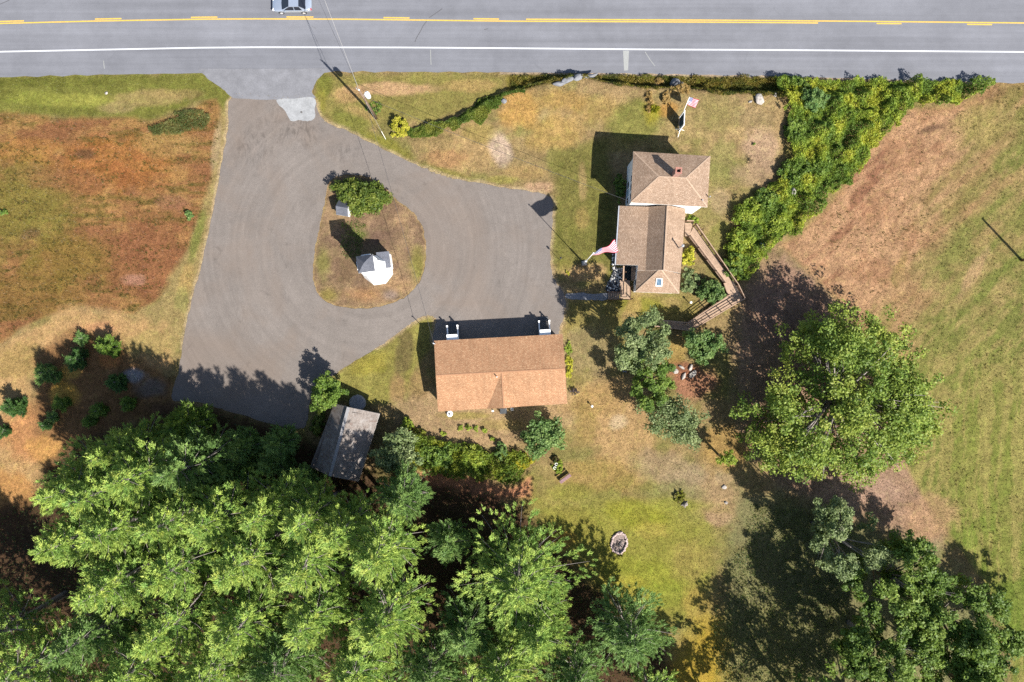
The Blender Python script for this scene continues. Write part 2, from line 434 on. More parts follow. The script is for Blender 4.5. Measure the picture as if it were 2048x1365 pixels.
# ------------------------------------------------------------------ outlines, in photograph pixels on the ground
edgeS = line_y([(-900, 196), (-400, 170), (0, 155), (200, 150), (400, 147), (700, 144), (1000, 145), (1200, 147), (1400, 150), (1700, 157), (1990, 166), (2048, 167), (2500, 178), (3000, 196)])
yelL = line_y([(-900, 86), (-400, 60), (0, 47.5), (200, 42.5), (400, 39), (512, 38.3), (700, 39), (860, 41), (1024, 43), (1300, 44.2), (1536, 45.6), (1800, 48), (2048, 50.5), (2500, 58), (3000, 74)])
whiteS = line_y([(-900, 142), (-400, 116), (0, 104), (200, 100), (400, 96), (512, 95), (800, 95.5), (1024, 97), (1300, 99.5), (1536, 100.5), (1800, 102.5), (2048, 104.5), (2500, 112), (3000, 130)])
DRIVE = smooth_closed([(466, 194), (456, 260), (441, 340), (416, 470), (395, 560), (372, 650), (358, 740), (344, 798), (400, 806), (470, 826), (600, 858), (622, 800), (672, 748), (760, 692), (815, 652), (850, 632), (872, 640), (874, 690), (1000, 690), (1110, 684), (1118, 660), (1130, 622), (1128, 590), (1106, 552), (1101, 500), (1105, 430), (1097, 393), (1010, 376), (900, 355), (800, 315), (710, 270), (645, 238), (624, 196), (560, 197)], 9, 3.0, 3)
ISLAND = smooth_closed([(660, 362), (648, 410), (638, 460), (629, 505), (626, 555), (640, 592), (672, 612), (735, 617), (800, 600), (838, 565), (851, 520), (849, 470), (830, 430), (800, 405), (776, 382), (745, 358), (700, 350)], 8, 2.6, 4)
APRON = smooth_closed([(400, 138), (410, 152), (430, 168), (450, 182), (467, 196), (510, 199), (560, 200), (628, 198), (624, 186), (630, 168), (642, 152), (655, 138), (600, 138), (530, 138), (460, 138)], 4, 1.6, 6)
PAD = smooth_closed([(553, 200), (590, 198), (628, 196), (630, 220), (629, 238), (614, 243), (598, 241), (582, 242), (571, 224)], 4, 1.8, 8)
FIELD = [(-200, 232), (0, 228), (150, 240), (240, 236), (300, 245), (380, 228), (405, 205), (432, 200), (440, 235), (436, 290), (425, 350), (405, 430), (378, 490), (345, 545), (318, 595), (270, 628), (150, 612), (90, 632), (40, 655), (0, 690), (-200, 760)]
THICKET = [(1545, 158), (1700, 160), (1990, 166), (1955, 190), (1900, 216), (1862, 214), (1822, 216), (1790, 246), (1745, 296), (1720, 330), (1690, 372), (1650, 400), (1640, 425), (1608, 448), (1600, 470), (1560, 480), (1540, 495), (1505, 548), (1492, 562), (1472, 560), (1452, 520), (1455, 488), (1480, 440), (1500, 402), (1530, 380), (1560, 345), (1575, 312), (1570, 270), (1562, 225), (1556, 195)]
FOREST = [(-200, 1075), (60, 1000), (110, 925), (180, 870), (300, 835), (420, 822), (560, 850), (640, 900), (760, 950), (870, 970), (980, 985), (1050, 1020), (1110, 1080), (1170, 1160), (1230, 1200), (1300, 1260), (1340, 1330), (1350, 1700), (-200, 1700)]
GARAGE = [(868, 682), (1125, 668), (1134, 808), (876, 823)]
CREST = line_y([(800, 262), (860, 255), (905, 246), (945, 228), (975, 208), (1005, 193), (1060, 180), (1110, 166), (1160, 159), (1205, 172), (1280, 182), (1360, 184), (1430, 190), (1520, 194), (1600, 196), (1700, 196), (1900, 196)])

def gz(x, y):
    """height of the ground: a low bank along the front lawn, falling away towards the houses"""
    px = np.asarray(x) * S + CX; py = CY - np.asarray(y) * S
    d = (py - CREST(px)) / S
    A = 0.75 * sstep(810, 930, px) + 0.60 * sstep(1010, 1130, px)
    A = A * (1 - sstep(1600, 1760, px))
    f = sstep(-0.75, 0.25, d) * (1 - sstep(0.6, 8.5, d))
    return A * f
def P3(px, py, up=0.0):
    x, y = U(px, py); return Vector((x, y, float(gz(x, y)) + up))

# ------------------------------------------------------------------ colour of the ground
def paint(PX, PY):
    n1 = fbm(PX, PY, 60, 1); n2 = fbm(PX, PY, 140, 11); n3 = fbm(PX, PY, 24, 21); n4 = fbm(PX, PY, 11, 31, 3)
    C = np.empty(PX.shape + (3,)); C[:] = L(160, 136, 92)
    def blend(m, c, f=1.0):
        c = np.asarray(L(*c)); m = np.clip(m * f, 0, 1)[..., None]
        C[:] = C * (1 - m) + c * m
    def area(poly, c, soft=14, f=1.0, rag=16):
        d = sdist(poly, PX, PY) + (n3 - 0.5) * rag * 2
        blend(sstep(-soft, soft, d), c, f)
    def blob(cx, cy, rx, ry, c, f=1.0, rot=0.0, edge=0.55):
        dx, dy = PX - cx, PY - cy; a = math.radians(rot)
        u = (dx * math.cos(a) + dy * math.sin(a)) / rx; v = (-dx * math.sin(a) + dy * math.cos(a)) / ry
        d = np.sqrt(u * u + v * v) + (n3 - 0.5) * 0.7 + (n1 - 0.5) * 0.5
        blend(1 - sstep(edge, 1.15, d), c, f)
    # front lawn and everything not named below
    blend(sstep(0.45, 0.62, n1), (136, 130, 72), 0.75); blend(sstep(0.55, 0.70, n2), (176, 146, 104), 0.6)
    # verge of the road, left
    area([(-200, 150), (410, 145), (470, 190), (462, 250), (432, 205), (400, 205), (300, 245), (240, 238), (0, 232), (-200, 236)], (124, 122, 58), 10, 1, 8)
    blob(170, 200, 90, 18, (160, 156, 74), 0.8); blob(60, 196, 70, 16, (146, 146, 66), 0.7); blob(290, 196, 80, 16, (166, 144, 92), 0.8); blob(230, 215, 40, 14, (176, 150, 104), 0.6); blob(100, 165, 160, 10, (106, 106, 46), 0.7); blob(350, 188, 60, 10, (168, 142, 92), 0.55)
    # unmown field, left
    area(FIELD, (156, 112, 72), 10, 1, 10)
    m = sstep(-6, 6, sdist(FIELD, PX, PY))
    st = fbm(PX * 0.18, PY, 9, 41, 3); st2 = fbm(PX * 0.35 + PY * 0.1, PY, 22, 45, 3)
    blend(m * sstep(0.46, 0.62, st2), (172, 132, 80), 0.8); blend(m * sstep(0.54, 0.68, st), (112, 100, 48), 0.65); blend(m * sstep(0.50, 0.64, n1), (144, 98, 66), 0.8)
    blob(40, 420, 120, 110, (132, 120, 58), 0.85); blob(70, 590, 130, 50, (132, 104, 54), 0.7, -10); blob(150, 520, 110, 60, (136, 114, 54), 0.7); blob(300, 520, 110, 90, (150, 100, 68), 0.8); blob(230, 330, 140, 60, (170, 108, 58), 0.6); blob(60, 300, 80, 30, (180, 130, 70), 0.5); blob(340, 290, 70, 30, (172, 140, 84), 0.6); blob(130, 360, 110, 26, (150, 104, 70), 0.6, 4)
    blob(170, 310, 26, 12, (92, 74, 56), 0.6); blob(350, 405, 40, 18, (150, 104, 80), 0.6); blob(60, 470, 30, 14, (110, 78, 62), 0.55, -20); blob(270, 560, 24, 14, (184, 136, 112), 0.7)
    area([(440, 235), (458, 205), (455, 300), (425, 430), (400, 540), (375, 640), (350, 720), (250, 640), (315, 600), (380, 490), (425, 360)], (164, 142, 92), 8, 1, 8)
    blob(392, 480, 12, 60, (124, 128, 62), 0.8, 14); blob(432, 300, 10, 60, (184, 160, 122), 0.6, 8); blob(372, 560, 16, 40, (190, 156, 96), 0.6, 14); blob(365, 600, 14, 30, (150, 146, 84), 0.6)
    # mown track and pine litter, far left
    area([(-200, 775), (0, 695), (80, 645), (150, 615), (260, 632), (330, 650), (350, 745), (300, 745), (240, 700), (160, 660), (100, 690), (60, 760), (50, 870), (90, 960), (40, 1080), (-200, 1120)], (192, 154, 104), 14, 1, 16)
    blob(40, 720, 60, 40, (176, 146, 90), 0.8, -20); blob(60, 870, 60, 70, (198, 140, 92), 0.85); blob(20, 1000, 60, 60, (196, 142, 84), 0.8); blob(300, 690, 60, 30, (170, 150, 92), 0.7); blob(190, 655, 50, 14, (206, 150, 108), 0.7)
    area([(70, 720), (140, 660), (230, 680), (270, 720), (345, 760), (350, 840), (240, 860), (150, 900), (90, 930), (70, 850)], (152, 112, 74), 16, 0.95, 18)
    blob(130, 790, 34, 26, (224, 176, 84), 0.85); blob(140, 745, 26, 16, (210, 170, 86), 0.8); blob(220, 720, 26, 22, (208, 140, 84), 0.7); blob(95, 900, 44, 30, (214, 160, 92), 0.7); blob(115, 940, 30, 14, (220, 150, 80), 0.8)
    blob(268, 752, 30, 16, (172, 172, 176), 0.8); blob(300, 775, 40, 26, (130, 122, 116), 0.7); blob(340, 820, 60, 20, (104, 78, 58), 0.8, 6)
    # front lawn patches
    area([(622, 150), (1010, 148), (1010, 185), (930, 215), (860, 246), (790, 240), (700, 265), (640, 225)], (142, 132, 70), 10, 0.85, 10)
    blob(790, 178, 120, 14, (196, 158, 116), 0.95); blob(930, 172, 60, 14, (182, 150, 96), 0.7); blob(690, 190, 34, 20, (190, 152, 104), 0.75); blob(720, 225, 40, 12, (186, 154, 100), 0.6, 20); blob(840, 222, 70, 14, (146, 136, 74), 0.7); blob(650, 170, 20, 26, (122, 122, 52), 0.8); blob(700, 250, 50, 26, (126, 126, 58), 0.75, 25); blob(770, 290, 60, 18, (140, 134, 56), 0.8, 25); blob(640, 205, 16, 30, (150, 140, 62), 0.7)
    blob(920, 300, 90, 60, (178, 146, 100), 0.7); blob(1000, 300, 24, 40, (196, 170, 146), 0.9, -18); blob(890, 320, 50, 20, (180, 136, 94), 0.7); blob(960, 270, 40, 22, (156, 138, 74), 0.6); blob(1040, 225, 50, 44, (196, 152, 88), 0.9); blob(1120, 205, 60, 26, (176, 140, 76), 0.6); blob(1110, 270, 60, 40, (180, 146, 82), 0.6); blob(1200, 225, 50, 34, (160, 130, 72), 0.5)
    blob(1050, 345, 50, 16, (178, 146, 94), 0.7); blob(1080, 375, 30, 12, (206, 166, 130), 0.8); blob(1005, 360, 40, 10, (150, 142, 70), 0.7); blob(880, 345, 60, 10, (140, 134, 62), 0.7, 12)
    blob(1260, 250, 60, 46, (130, 128, 64), 0.85); blob(1230, 290, 60, 20, (146, 132, 68), 0.6); blob(1330, 225, 24, 18, (182, 138, 76), 0.9); blob(1300, 230, 20, 26, (158, 146, 48), 0.7); blob(1430, 240, 60, 40, (150, 134, 84), 0.6); blob(1440, 330, 40, 46, (146, 140, 82), 0.6); blob(1520, 300, 40, 50, (184, 152, 122), 0.9); blob(1500, 240, 50, 24, (152, 130, 92), 0.7); blob(1410, 420, 50, 50, (146, 138, 78), 0.6); blob(1500, 350, 40, 30, (180, 150, 116), 0.7); blob(1440, 480, 40, 40, (144, 140, 72), 0.7); blob(1440, 405, 24, 30, (186, 158, 122), 0.6)
    area([(1105, 300), (1210, 280), (1235, 420), (1225, 560), (1120, 560), (1104, 480), (1108, 395)], (126, 120, 62), 14, 0.9, 12)
    blob(1165, 365, 10, 44, (176, 148, 100), 0.7); blob(1165, 440, 20, 30, (168, 140, 86), 0.6); blob(1120, 470, 10, 60, (116, 112, 56), 0.7); blob(1170, 545, 50, 22, (196, 158, 112), 0.85); blob(1130, 530, 18, 14, (150, 140, 70), 0.6); blob(1145, 470, 12, 40, (120, 116, 56), 0.5)
    # verge behind the bank, right
    area([(1010, 148), (1570, 152), (1570, 190), (1430, 186), (1300, 180), (1160, 160), (1060, 184), (1010, 196)], (128, 116, 52), 6, 0.9, 8)
    area([(1000, 143), (1570, 148), (1990, 163), (1990, 170), (1570, 155), (1000, 148)], (196, 172, 150), 3, 0.9, 2)
    # round the garage
    area([(672, 750), (760, 694), (830, 644), (862, 632), (868, 690), (840, 720), (810, 800), (720, 810), (680, 800)], (150, 140, 74), 10, 0.95, 10)
    blob(740, 730, 50, 24, (164, 150, 66), 0.7, -25); blob(808, 712, 18, 60, (114, 98, 66), 0.75, 8); blob(795, 780, 18, 34, (172, 132, 96), 0.6); blob(850, 775, 40, 40, (166, 136, 90), 0.8)
    area([(790, 800), (870, 780), (1150, 780), (1140, 850), (1060, 880), (960, 900), (860, 880), (800, 850)], (176, 146, 108), 16, 0.9, 14)
    blob(1010, 850, 60, 14, (160, 138, 80), 0.6); blob(930, 832, 60, 8, (150, 136, 66), 0.6); blob(980, 880, 60, 20, (184, 150, 110), 0.6); blob(1145, 740, 12, 60, (140, 134, 62), 0.7)
    # back lawn
    area([(1130, 600), (1250, 590), (1380, 590), (1400, 640), (1290, 660), (1180, 760), (1140, 760)], (152, 136, 76), 14, 0.9, 14)
    blob(1290, 610, 60, 16, (150, 144, 60), 0.8); blob(1340, 605, 26, 12, (180, 152, 100), 0.6); blob(1262, 625, 14, 40, (198, 160, 108), 0.5, 24)
    blob(1230, 850, 130, 100, (190, 154, 106), 0.9, 30); blob(1190, 800, 60, 40, (178, 144, 92), 0.7); blob(1235, 845, 20, 16, (214, 186, 146), 0.8); blob(1170, 850, 30, 60, (160, 136, 78), 0.6)
    blob(1200, 950, 110, 40, (180, 148, 86), 0.6); blob(1330, 940, 90, 40, (174, 148, 112), 0.85, 20); blob(1400, 970, 80, 50, (168, 146, 112), 0.85); blob(1440, 1000, 60, 50, (180, 148, 106), 0.7); blob(1450, 900, 60, 50, (178, 142, 82), 0.7); blob(1350, 990, 60, 30, (150, 142, 92), 0.7)
    area([(1040, 960), (1130, 1000), (1330, 1000), (1420, 1050), (1420, 1200), (1420, 1290), (1300, 1260), (1180, 1180), (1080, 1090)], (152, 146, 66), 60, 0.95, 30)
    blob(1140, 985, 50, 20, (150, 144, 66), 0.7); blob(1280, 1030, 90, 30, (154, 152, 52), 0.7, 10); blob(1350, 1010, 70, 18, (150, 148, 62), 0.6); blob(1150, 1050, 70, 40, (150, 140, 64), 0.6); blob(1300, 1150, 90, 36, (150, 154, 52), 0.5, 8); blob(1240, 1175, 60, 26, (180, 164, 66), 0.5); blob(1380, 1120, 50, 50, (164, 146, 80), 0.7); blob(1330, 1190, 60, 30, (138, 146, 54), 0.5); blob(1110, 1080, 40, 24, (196, 140, 70), 0.7); blob(1390, 1210, 30, 50, (176, 150, 76), 0.7); blob(1310, 1060, 40, 20, (172, 150, 76), 0.5); blob(1440, 1040, 30, 16, (180, 146, 112), 0.8)
    area([(1400, 1240), (1560, 1200), (1620, 1365), (1500, 1700), (1350, 1700), (1330, 1340)], (188, 156, 58), 30, 0.85, 24)
    blob(1395, 765, 50, 34, (178, 126, 96), 0.95); blob(1360, 740, 40, 20, (158, 106, 80), 0.9); blob(1350, 700, 30, 30, (180, 148, 80), 0.6); blob(1180, 700, 60, 70, (158, 138, 100), 0.7)
    # bank path south of the shrub row
    area([(850, 935), (930, 950), (1020, 975), (1060, 960), (1060, 990), (980, 1010), (880, 985), (820, 965)], (196, 134, 100), 10, 0.9, 12)
    # litter beneath the big oak and the trees on the right
    area([(1500, 560), (1560, 490), (1640, 560), (1860, 900), (1880, 1090), (1780, 1080), (1600, 1010), (1490, 880), (1470, 700)], (172, 138, 112), 24, 0.95, 24)
    blob(1720, 980, 90, 40, (184, 150, 126), 0.8); blob(1590, 620, 110, 90, (158, 124, 104), 0.8)
    area([(1480, 980), (1620, 1000), (1760, 1060), (1880, 1100), (2000, 1260), (2030, 1700), (1480, 1700), (1440, 1200)], (132, 128, 86), 26, 0.9, 24)
    # forest floor
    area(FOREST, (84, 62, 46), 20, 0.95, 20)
    # big field, right
    RF = [(1990, 168), (2200, 172), (2200, 1700), (2045, 1700), (2020, 1300), (1990, 1200), (1930, 1110), (1850, 1000), (1800, 900), (1700, 620), (1560, 490), (1600, 470), (1645, 425), (1690, 372), (1745, 296), (1822, 218), (1900, 216), (1960, 188)]
    area(RF, (168, 140, 92), 10, 1, 10)
    m = sstep(-6, 10, sdist(RF, PX, PY)); t = PX * 0.72 + PY * 0.69
    q = PX * 0.69 - PY * 0.72; dg = fbm(q * 0.22, t, 26, 51, 3); dg2 = fbm(q * 0.3, t, 10, 55, 3)
    near = 1 - sstep(0, 1, (PX - (2075 - (PY - 180) * 0.52) + (n1 - 0.5) * 130 + (dg - 0.5) * 170) / 300 + 0.5)
    blend(m * near, (176, 132, 98), 0.95); blend(m * near * sstep(0.48, 0.64, n1), (194, 152, 114), 0.75); blend(m * near * sstep(0.50, 0.66, dg), (148, 100, 76), 0.7); blend(m * near * sstep(0.54, 0.66, dg2), (202, 158, 118), 0.6)
    blend(m * (1 - near), (148, 138, 80), 0.9); blend(m * (1 - near) * sstep(0.40, 0.56, dg), (128, 130, 66), 0.8); blend(m * (1 - near) * sstep(0.52, 0.66, dg2), (184, 156, 104), 0.5); blend(m * (1 - near) * sstep(0.52, 0.66, n3), (110, 116, 54), 0.5)
    rows = fbm(PX + (n2 - 0.5) * 60, PY * 0.05, 9, 57, 2)
    blend(m * sstep(620, 900, PY) * sstep(1830, 1960, PX), (134, 138, 64), 0.75); blend(m * sstep(620, 800, PY) * sstep(0.48, 0.62, rows), (170, 152, 92), 0.6); blend(m * sstep(900, 1150, PY) * sstep(0.42, 0.6, n1), (112, 132, 50), 0.7)
    blob(1860, 258, 36, 10, (96, 72, 58), 0.7, -12); blob(1960, 250, 60, 50, (166, 150, 88), 0.6); blob(1800, 540, 14, 50, (140, 120, 66), 0.5, 18); blob(1950, 540, 60, 14, (194, 158, 116), 0.7, -58); blob(1860, 1040, 50, 60, (190, 150, 112), 0.7, 40)
    # island in the drive
    area(ISLAND, (158, 130, 98), 4, 1, 3)
    mi = sstep(-3, 3, sdist(ISLAND, PX, PY)); e = sdist(ISLAND, PX, PY)
    blend(mi * sstep(0.48, 0.62, n3), (124, 98, 80), 0.6)
    for b in ((760, 470, 36, 30, (118, 92, 78)), (690, 540, 24, 34, (122, 98, 74)), (730, 590, 40, 16, (172, 128, 88)), (645, 530, 16, 40, (136, 134, 66)), (835, 530, 18, 46, (138, 136, 58)), (800, 440, 26, 22, (182, 148, 110)), (720, 470, 20, 16, (112, 122, 60)), (670, 440, 14, 30, (170, 140, 104)), (800, 570, 28, 16, (186, 148, 108)), (780, 590, 16, 10, (148, 130, 120)), (655, 590, 20, 16, (146, 134, 62))):
        C0 = C.copy(); blob(b[0], b[1], b[2] * 1.25, b[3] * 1.25, b[4], 0.7, 0.0, 0.1); C[:] = C0 * (1 - mi[..., None]) + C * mi[..., None]
    # dusty margins along the drive
    dd = segdist(DRIVE, PX, PY); di = segdist(ISLAND, PX, PY)
    blend((1 - sstep(1, 4 + 7 * n4 * n3 * 2, dd)) * (PY < 700), (192, 166, 130), 0.75); blend((1 - sstep(1, 3 + 3 * n4, di)), (190, 158, 110), 0.55)
    # mottling everywhere
    C *= (0.80 + 0.40 * n4)[..., None] * (0.88 + 0.24 * n3)[..., None]
    return C

# ------------------------------------------------------------------ ground sheet
fx = np.arange(-66, 66.01, 0.22); fy = np.arange(-50, 46.01, 0.22)
def axis(a):
    out = []; d = 0.5; p = 0
    while p < 900: p += d; d *= 1.35; out.append(p)
    o = np.array(out); return np.concatenate([a[0] - o[::-1], a, a[-1] + o])
ax, ay = axis(fx), axis(fy)
GX, GY = np.meshgrid(ax, ay); nx, ny = len(ax), len(ay)
PXg, PYg = GX * S + CX, CY - GY * S
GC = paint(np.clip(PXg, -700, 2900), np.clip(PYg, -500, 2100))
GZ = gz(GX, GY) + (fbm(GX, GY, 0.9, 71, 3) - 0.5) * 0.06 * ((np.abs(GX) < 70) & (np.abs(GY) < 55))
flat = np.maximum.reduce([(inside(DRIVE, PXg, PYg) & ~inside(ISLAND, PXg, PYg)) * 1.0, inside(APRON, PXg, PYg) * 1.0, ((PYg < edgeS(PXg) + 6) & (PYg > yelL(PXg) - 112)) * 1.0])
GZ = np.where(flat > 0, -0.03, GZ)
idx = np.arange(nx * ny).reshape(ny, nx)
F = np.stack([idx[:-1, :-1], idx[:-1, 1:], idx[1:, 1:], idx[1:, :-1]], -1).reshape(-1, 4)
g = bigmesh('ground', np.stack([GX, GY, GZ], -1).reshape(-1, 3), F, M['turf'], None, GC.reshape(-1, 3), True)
tag(g, kind='structure')

# ------------------------------------------------------------------ road, markings, drive
def strip(name, xs, ytop, ybot, z, mat, kind='structure', parent=None):
    V = []; 
    for x in xs:
        a = U(x, float(ytop(x))); b = U(x, float(ybot(x))); V += [(a[0], a[1], z), (b[0], b[1], z)]
    n = len(xs); F = np.array([[2 * i, 2 * i + 1, 2 * i + 3, 2 * i + 2] for i in range(n - 1)])
    o = bigmesh(name, np.array(V), F, mat, parent)
    if kind: tag(o, kind=kind)
    return o
xs = np.arange(-900, 3001, 25.0)
road = strip('road', xs, lambda x: yelL(x) - 106, lambda x: edgeS(x) + 1.2 * math.sin(x * 0.11) + 0.8 * math.sin(x * 0.37), 0.012, M['road'])
strip('edge_line', xs, lambda x: whiteS(x) - 1.5, lambda x: whiteS(x) + 1.5, 0.018, M['white_line'], None, road)
strip('edge_line', xs, lambda x: yelL(x) - 59, lambda x: yelL(x) - 56, 0.018, M['white_line'], None, road)
def yl(x0, x1, off):
    n = max(2, int((x1 - x0) / 20) + 1)
    strip('centre_line', np.linspace(x0, x1, n), lambda x: yelL(x) + off - 1.3, lambda x: yelL(x) + off + 1.3, 0.018, M['yellow'], None, road)
yl(-900, 1636, 0); yl(1052, 3000, -4.0)
for a, b in ((-390, -338), (-196, -144), (-5, 48), (190, 243), (382, 435), (573, 627), (767, 819), (947, 998)): yl(a, b, -4.0)
for a, b in ((1753, 1803), (1934, 1984), (2116, 2166), (2298, 2348)): yl(a, b, 0)
def sheet(name, poly, z, mat, holes=(), kind='structure', parent=None):
    loops = [[Vector((*U(*p), 0)) for p in poly]] + [[Vector((*U(*p), 0)) for p in h] for h in holes]
    tris = geometry.tessellate_polygon(loops)
    V = [(v.x, v.y, z) for lp in loops for v in lp]
    me = bpy.data.meshes.new(name); me.from_pydata(V, [], [tuple(t) for t in tris]); me.update()
    up = sum(p.normal.z * p.area for p in me.polygons)
    if up < 0: me.flip_normals()
    o = link(name, me, mat, parent)
    if kind: tag(o, kind=kind)
    return o
sheet('driveway', DRIVE, 0.016, M['drive'], [ISLAND])
ap = sheet('driveway_apron', APRON, 0.022, M['apron'])
pad = sheet('concrete_pad', PAD, 0.028, M['pad'])
mc = MB(); mc.tube([P3(603, 225, 0.028), P3(603, 225, 0.045)], 0.13, 10); mc.build('drain_cover', M['stepstone'], pad)
sheet('pavement_patch', [(1246, 102), (1258, 102), (1256, 141), (1248, 142)], 0.020, M['patch'], kind=None, parent=road)
for i, cr in enumerate(([(853, 43), (846, 52), (841, 62), (834, 74), (829, 85)], [(858, 36), (870, 28), (884, 18)], [(0, 9), (14, 3), (26, -4)], [(968, 60), (976, 58)], [(632, 58), (628, 56), (622, 52)])):
    up_ = [(x + 0.0, y - 0.7) for x, y in cr]; dn = [(x + 1.1, y + 0.5) for x, y in cr[::-1]]
    sheet('road_crack', up_ + dn, 0.0195, M['crack'], kind=None, parent=road)
for pts in (([(1290, 104), (1300, 120), (1310, 133)], [(861, 100), (862, 130)], [(207, 122), (209, 138)])):
    up_ = [(x - 0.8, y) for x, y in pts]; dn = [(x + 0.8, y) for x, y in pts[::-1]]
    sheet('road_scuff', up_ + dn, 0.0195, M['patch'], kind=None, parent=road)
path = sheet('gravel_path', smooth_closed([(1132, 588), (1160, 586), (1190, 588), (1216, 586), (1216, 600), (1190, 601), (1160, 600), (1134, 598)], 4, 2.0, 9), 0.034, M['gravel'])

# ------------------------------------------------------------------ buildings
def roof(name, faces, mat, parent, th=0.14, flip=None):
    """faces: lists of 3D points; shingled top, fascia round the open edges, plain underside"""
    key = {}; V = []; FS = []
    for f in faces:
        ids = []
        for p in f:
            k = (round(p[0], 3), round(p[1], 3), round(p[2], 3))
            if k not in key: key[k] = len(V); V.append(Vector(p))
            ids.append(key[k])
        n = Vector((0, 0, 0))
        for a in range(len(ids)):
            p, q = V[ids[a]], V[ids[(a + 1) % len(ids)]]
            n += Vector(((p.y - q.y) * (p.z + q.z), (p.z - q.z) * (p.x + q.x), (p.x - q.x) * (p.y + q.y)))
        if n.z < 0: ids = ids[::-1]; n = -n
        n = n.normalized()
        if len(ids) == 4: FS.append(([ids[0], ids[1], ids[2]], n)); FS.append(([ids[0], ids[2], ids[3]], n))
        else: FS.append((ids, n))
    mb = MB(); cnt = {}
    for ids, n in FS:
        u = Vector((-n.y, n.x, 0));
        u = u.normalized() if u.length > 1e-4 else Vector((1, 0, 0))
        v = n.cross(u)
        mb.poly([V[i] for i in ids], [(V[i].dot(u), V[i].dot(v)) for i in ids])
        for a in range(len(ids)):
            e = (ids[a], ids[(a + 1) % len(ids)]); cnt[e] = 1
    o = mb.build(name, mat, parent)
    fb = MB(); d = Vector((0, 0, -th))
    for (a, b) in cnt:
        if (b, a) not in cnt: fb.poly([V[b], V[a], V[a] + d, V[b] + d])
    for ids, n in FS: fb.poly([V[i] + d for i in ids[::-1]])
    fb.build('fascia', M['trim'], o)
    return o
def inset(quad, d):
    """move the corners of a convex plan polygon inwards by d"""
    P = [Vector((p[0], p[1], 0)) for p in quad]; n = len(P); c = sum(P, Vector()) / n; out = []
    for i in range(n):
        a, b, e = P[i - 1], P[i], P[(i + 1) % n]
        u, v = (a - b).normalized(), (e - b).normalized()
        s = (u + v); sn = abs(u.cross(v).z)
        out.append(b + s / max(sn, 1e-3) * d)
    return [(p.x, p.y) for p in out]
def walls(name, plan, z0, z1, mat, parent):
    """z1: one height or one per corner"""
    n = len(plan); h = z1 if hasattr(z1, '__len__') else [z1] * n
    mb = MB()
    for i in range(n):
        j = (i + 1) % n; a, b = plan[i], plan[j]
        mb.poly([(a[0], a[1], z0), (b[0], b[1], z0), (b[0], b[1], h[j]), (a[0], a[1], h[i])])
    if not hasattr(z1, '__len__'): mb.poly([(p[0], p[1], hh) for p, hh in zip(plan, h)])
    return mb.build(name, mat, parent)
def window(parent, c, out, wd, ht, pane='glass'):
    """window standing 2 cm proud of a wall at c, facing out"""
    out = Vector((out[0], out[1], 0)).normalized(); s = out.cross(Vector((0, 0, 1)))
    c = Vector(c); rz = math.atan2(s.y, s.x)
    fr = MB(); t = 0.07
    for dx, dz, w_, h_ in ((0, ht / 2, wd + t, t), (0, -ht / 2, wd + 2.4 * t, t), (-wd / 2, 0, t, ht - t), (wd / 2, 0, t, ht - t)):
        fr.box(c + s * dx + Vector((0, 0, dz)) + out * 0.025, (w_, 0.06, h_), rz)
    o = fr.build('window', M['white'], parent)
    p = MB(); p.box(c + out * 0.012, (wd - t, 0.02, ht - t), rz); p.build('pane', M[pane], o)
    return o
def on_plane(a, b, c, px, py):
    n = (b - a).cross(c - a); o = Vector((0, 0, CAMH)); gx, gy = U(px, py); d = Vector((gx, gy, 0)) - o
    t = (a - o).dot(n) / d.dot(n); return o + d * t, (n.normalized() if n.z > 0 else -n.normalized())
def interp(a, b, t): return Vector(a) + (Vector(b) - Vector(a)) * t

# --- two-storey white house with hipped roof
EH, RH = 5.55, 6.85
hA = [U3(1266.7, 303.2, EH), U3(1421, 312.5, EH), U3(1415, 414.7, EH), U3(1261.8, 405.4, EH)]    # NW NE SE SW
r0, r1 = U3(1317.8, 353.7, RH), U3(1372.0, 356.5, RH)
base = sum(hA, Vector()) / 4
house = empty('house', (0, 0, 0), 0, 'two-storey white house with tan hipped roof and red brick chimney', 'house')
roof('roof', [[hA[0], hA[1], r1, r0], [hA[1], hA[2], r1], [hA[2], hA[3], r0, r1], [hA[3], hA[0], r0]], M['roof_house'], house, 0.16)
M['cap'] = plain('cap_shingle', L(206, 176, 148), 0.9, 0, 0.25, 9)
def caps(parent, mat, *pairs):
    for a, b in pairs:
        m = MB(); m.bar(Vector(a) + Vector((0, 0, 0.0)) + (Vector(b) - Vector(a)) * 0.01, Vector(b), 0.15, 0.025); m.build('ridge_cap', M[mat], parent)
caps(house, 'cap', (r0, r1), (hA[0], r0), (hA[3], r0), (hA[1], r1), (hA[2], r1))
planA = inset([(p.x, p.y) for p in hA], 0.28)
walls('wall', planA, -0.1, EH - 0.15, M['siding'], house)
wNW, wSW = Vector((*planA[0], 0)), Vector((*planA[3], 0)); wdir = (wSW - wNW); outW = Vector((wdir.y, -wdir.x, 0)); outW = outW if outW.x < 0 else -outW
for t, z, pane in ((0.50, 1.55, 'glass'), (0.68, 1.45, 'shade_blue'), (0.86, 1.55, 'glass'), (0.44, 3.9, 'glass'), (0.64, 3.9, 'glass'), (0.84, 3.9, 'glass')):
    window(house, wNW + wdir * t + Vector((0, 0, z)), outW, 0.8 if pane == 'glass' else 0.95, 1.35 if pane == 'glass' else 1.9, pane)
wSE = Vector((*planA[2], 0)); sdir = wSE - wSW; outS = Vector((sdir.y, -sdir.x, 0)); outS = outS if outS.y < 0 else -outS
for t in (0.2, 0.76): window(house, wSW + sdir * t + Vector((0, 0, 4.85)), outS, 0.5, 0.35)
cb = MB()
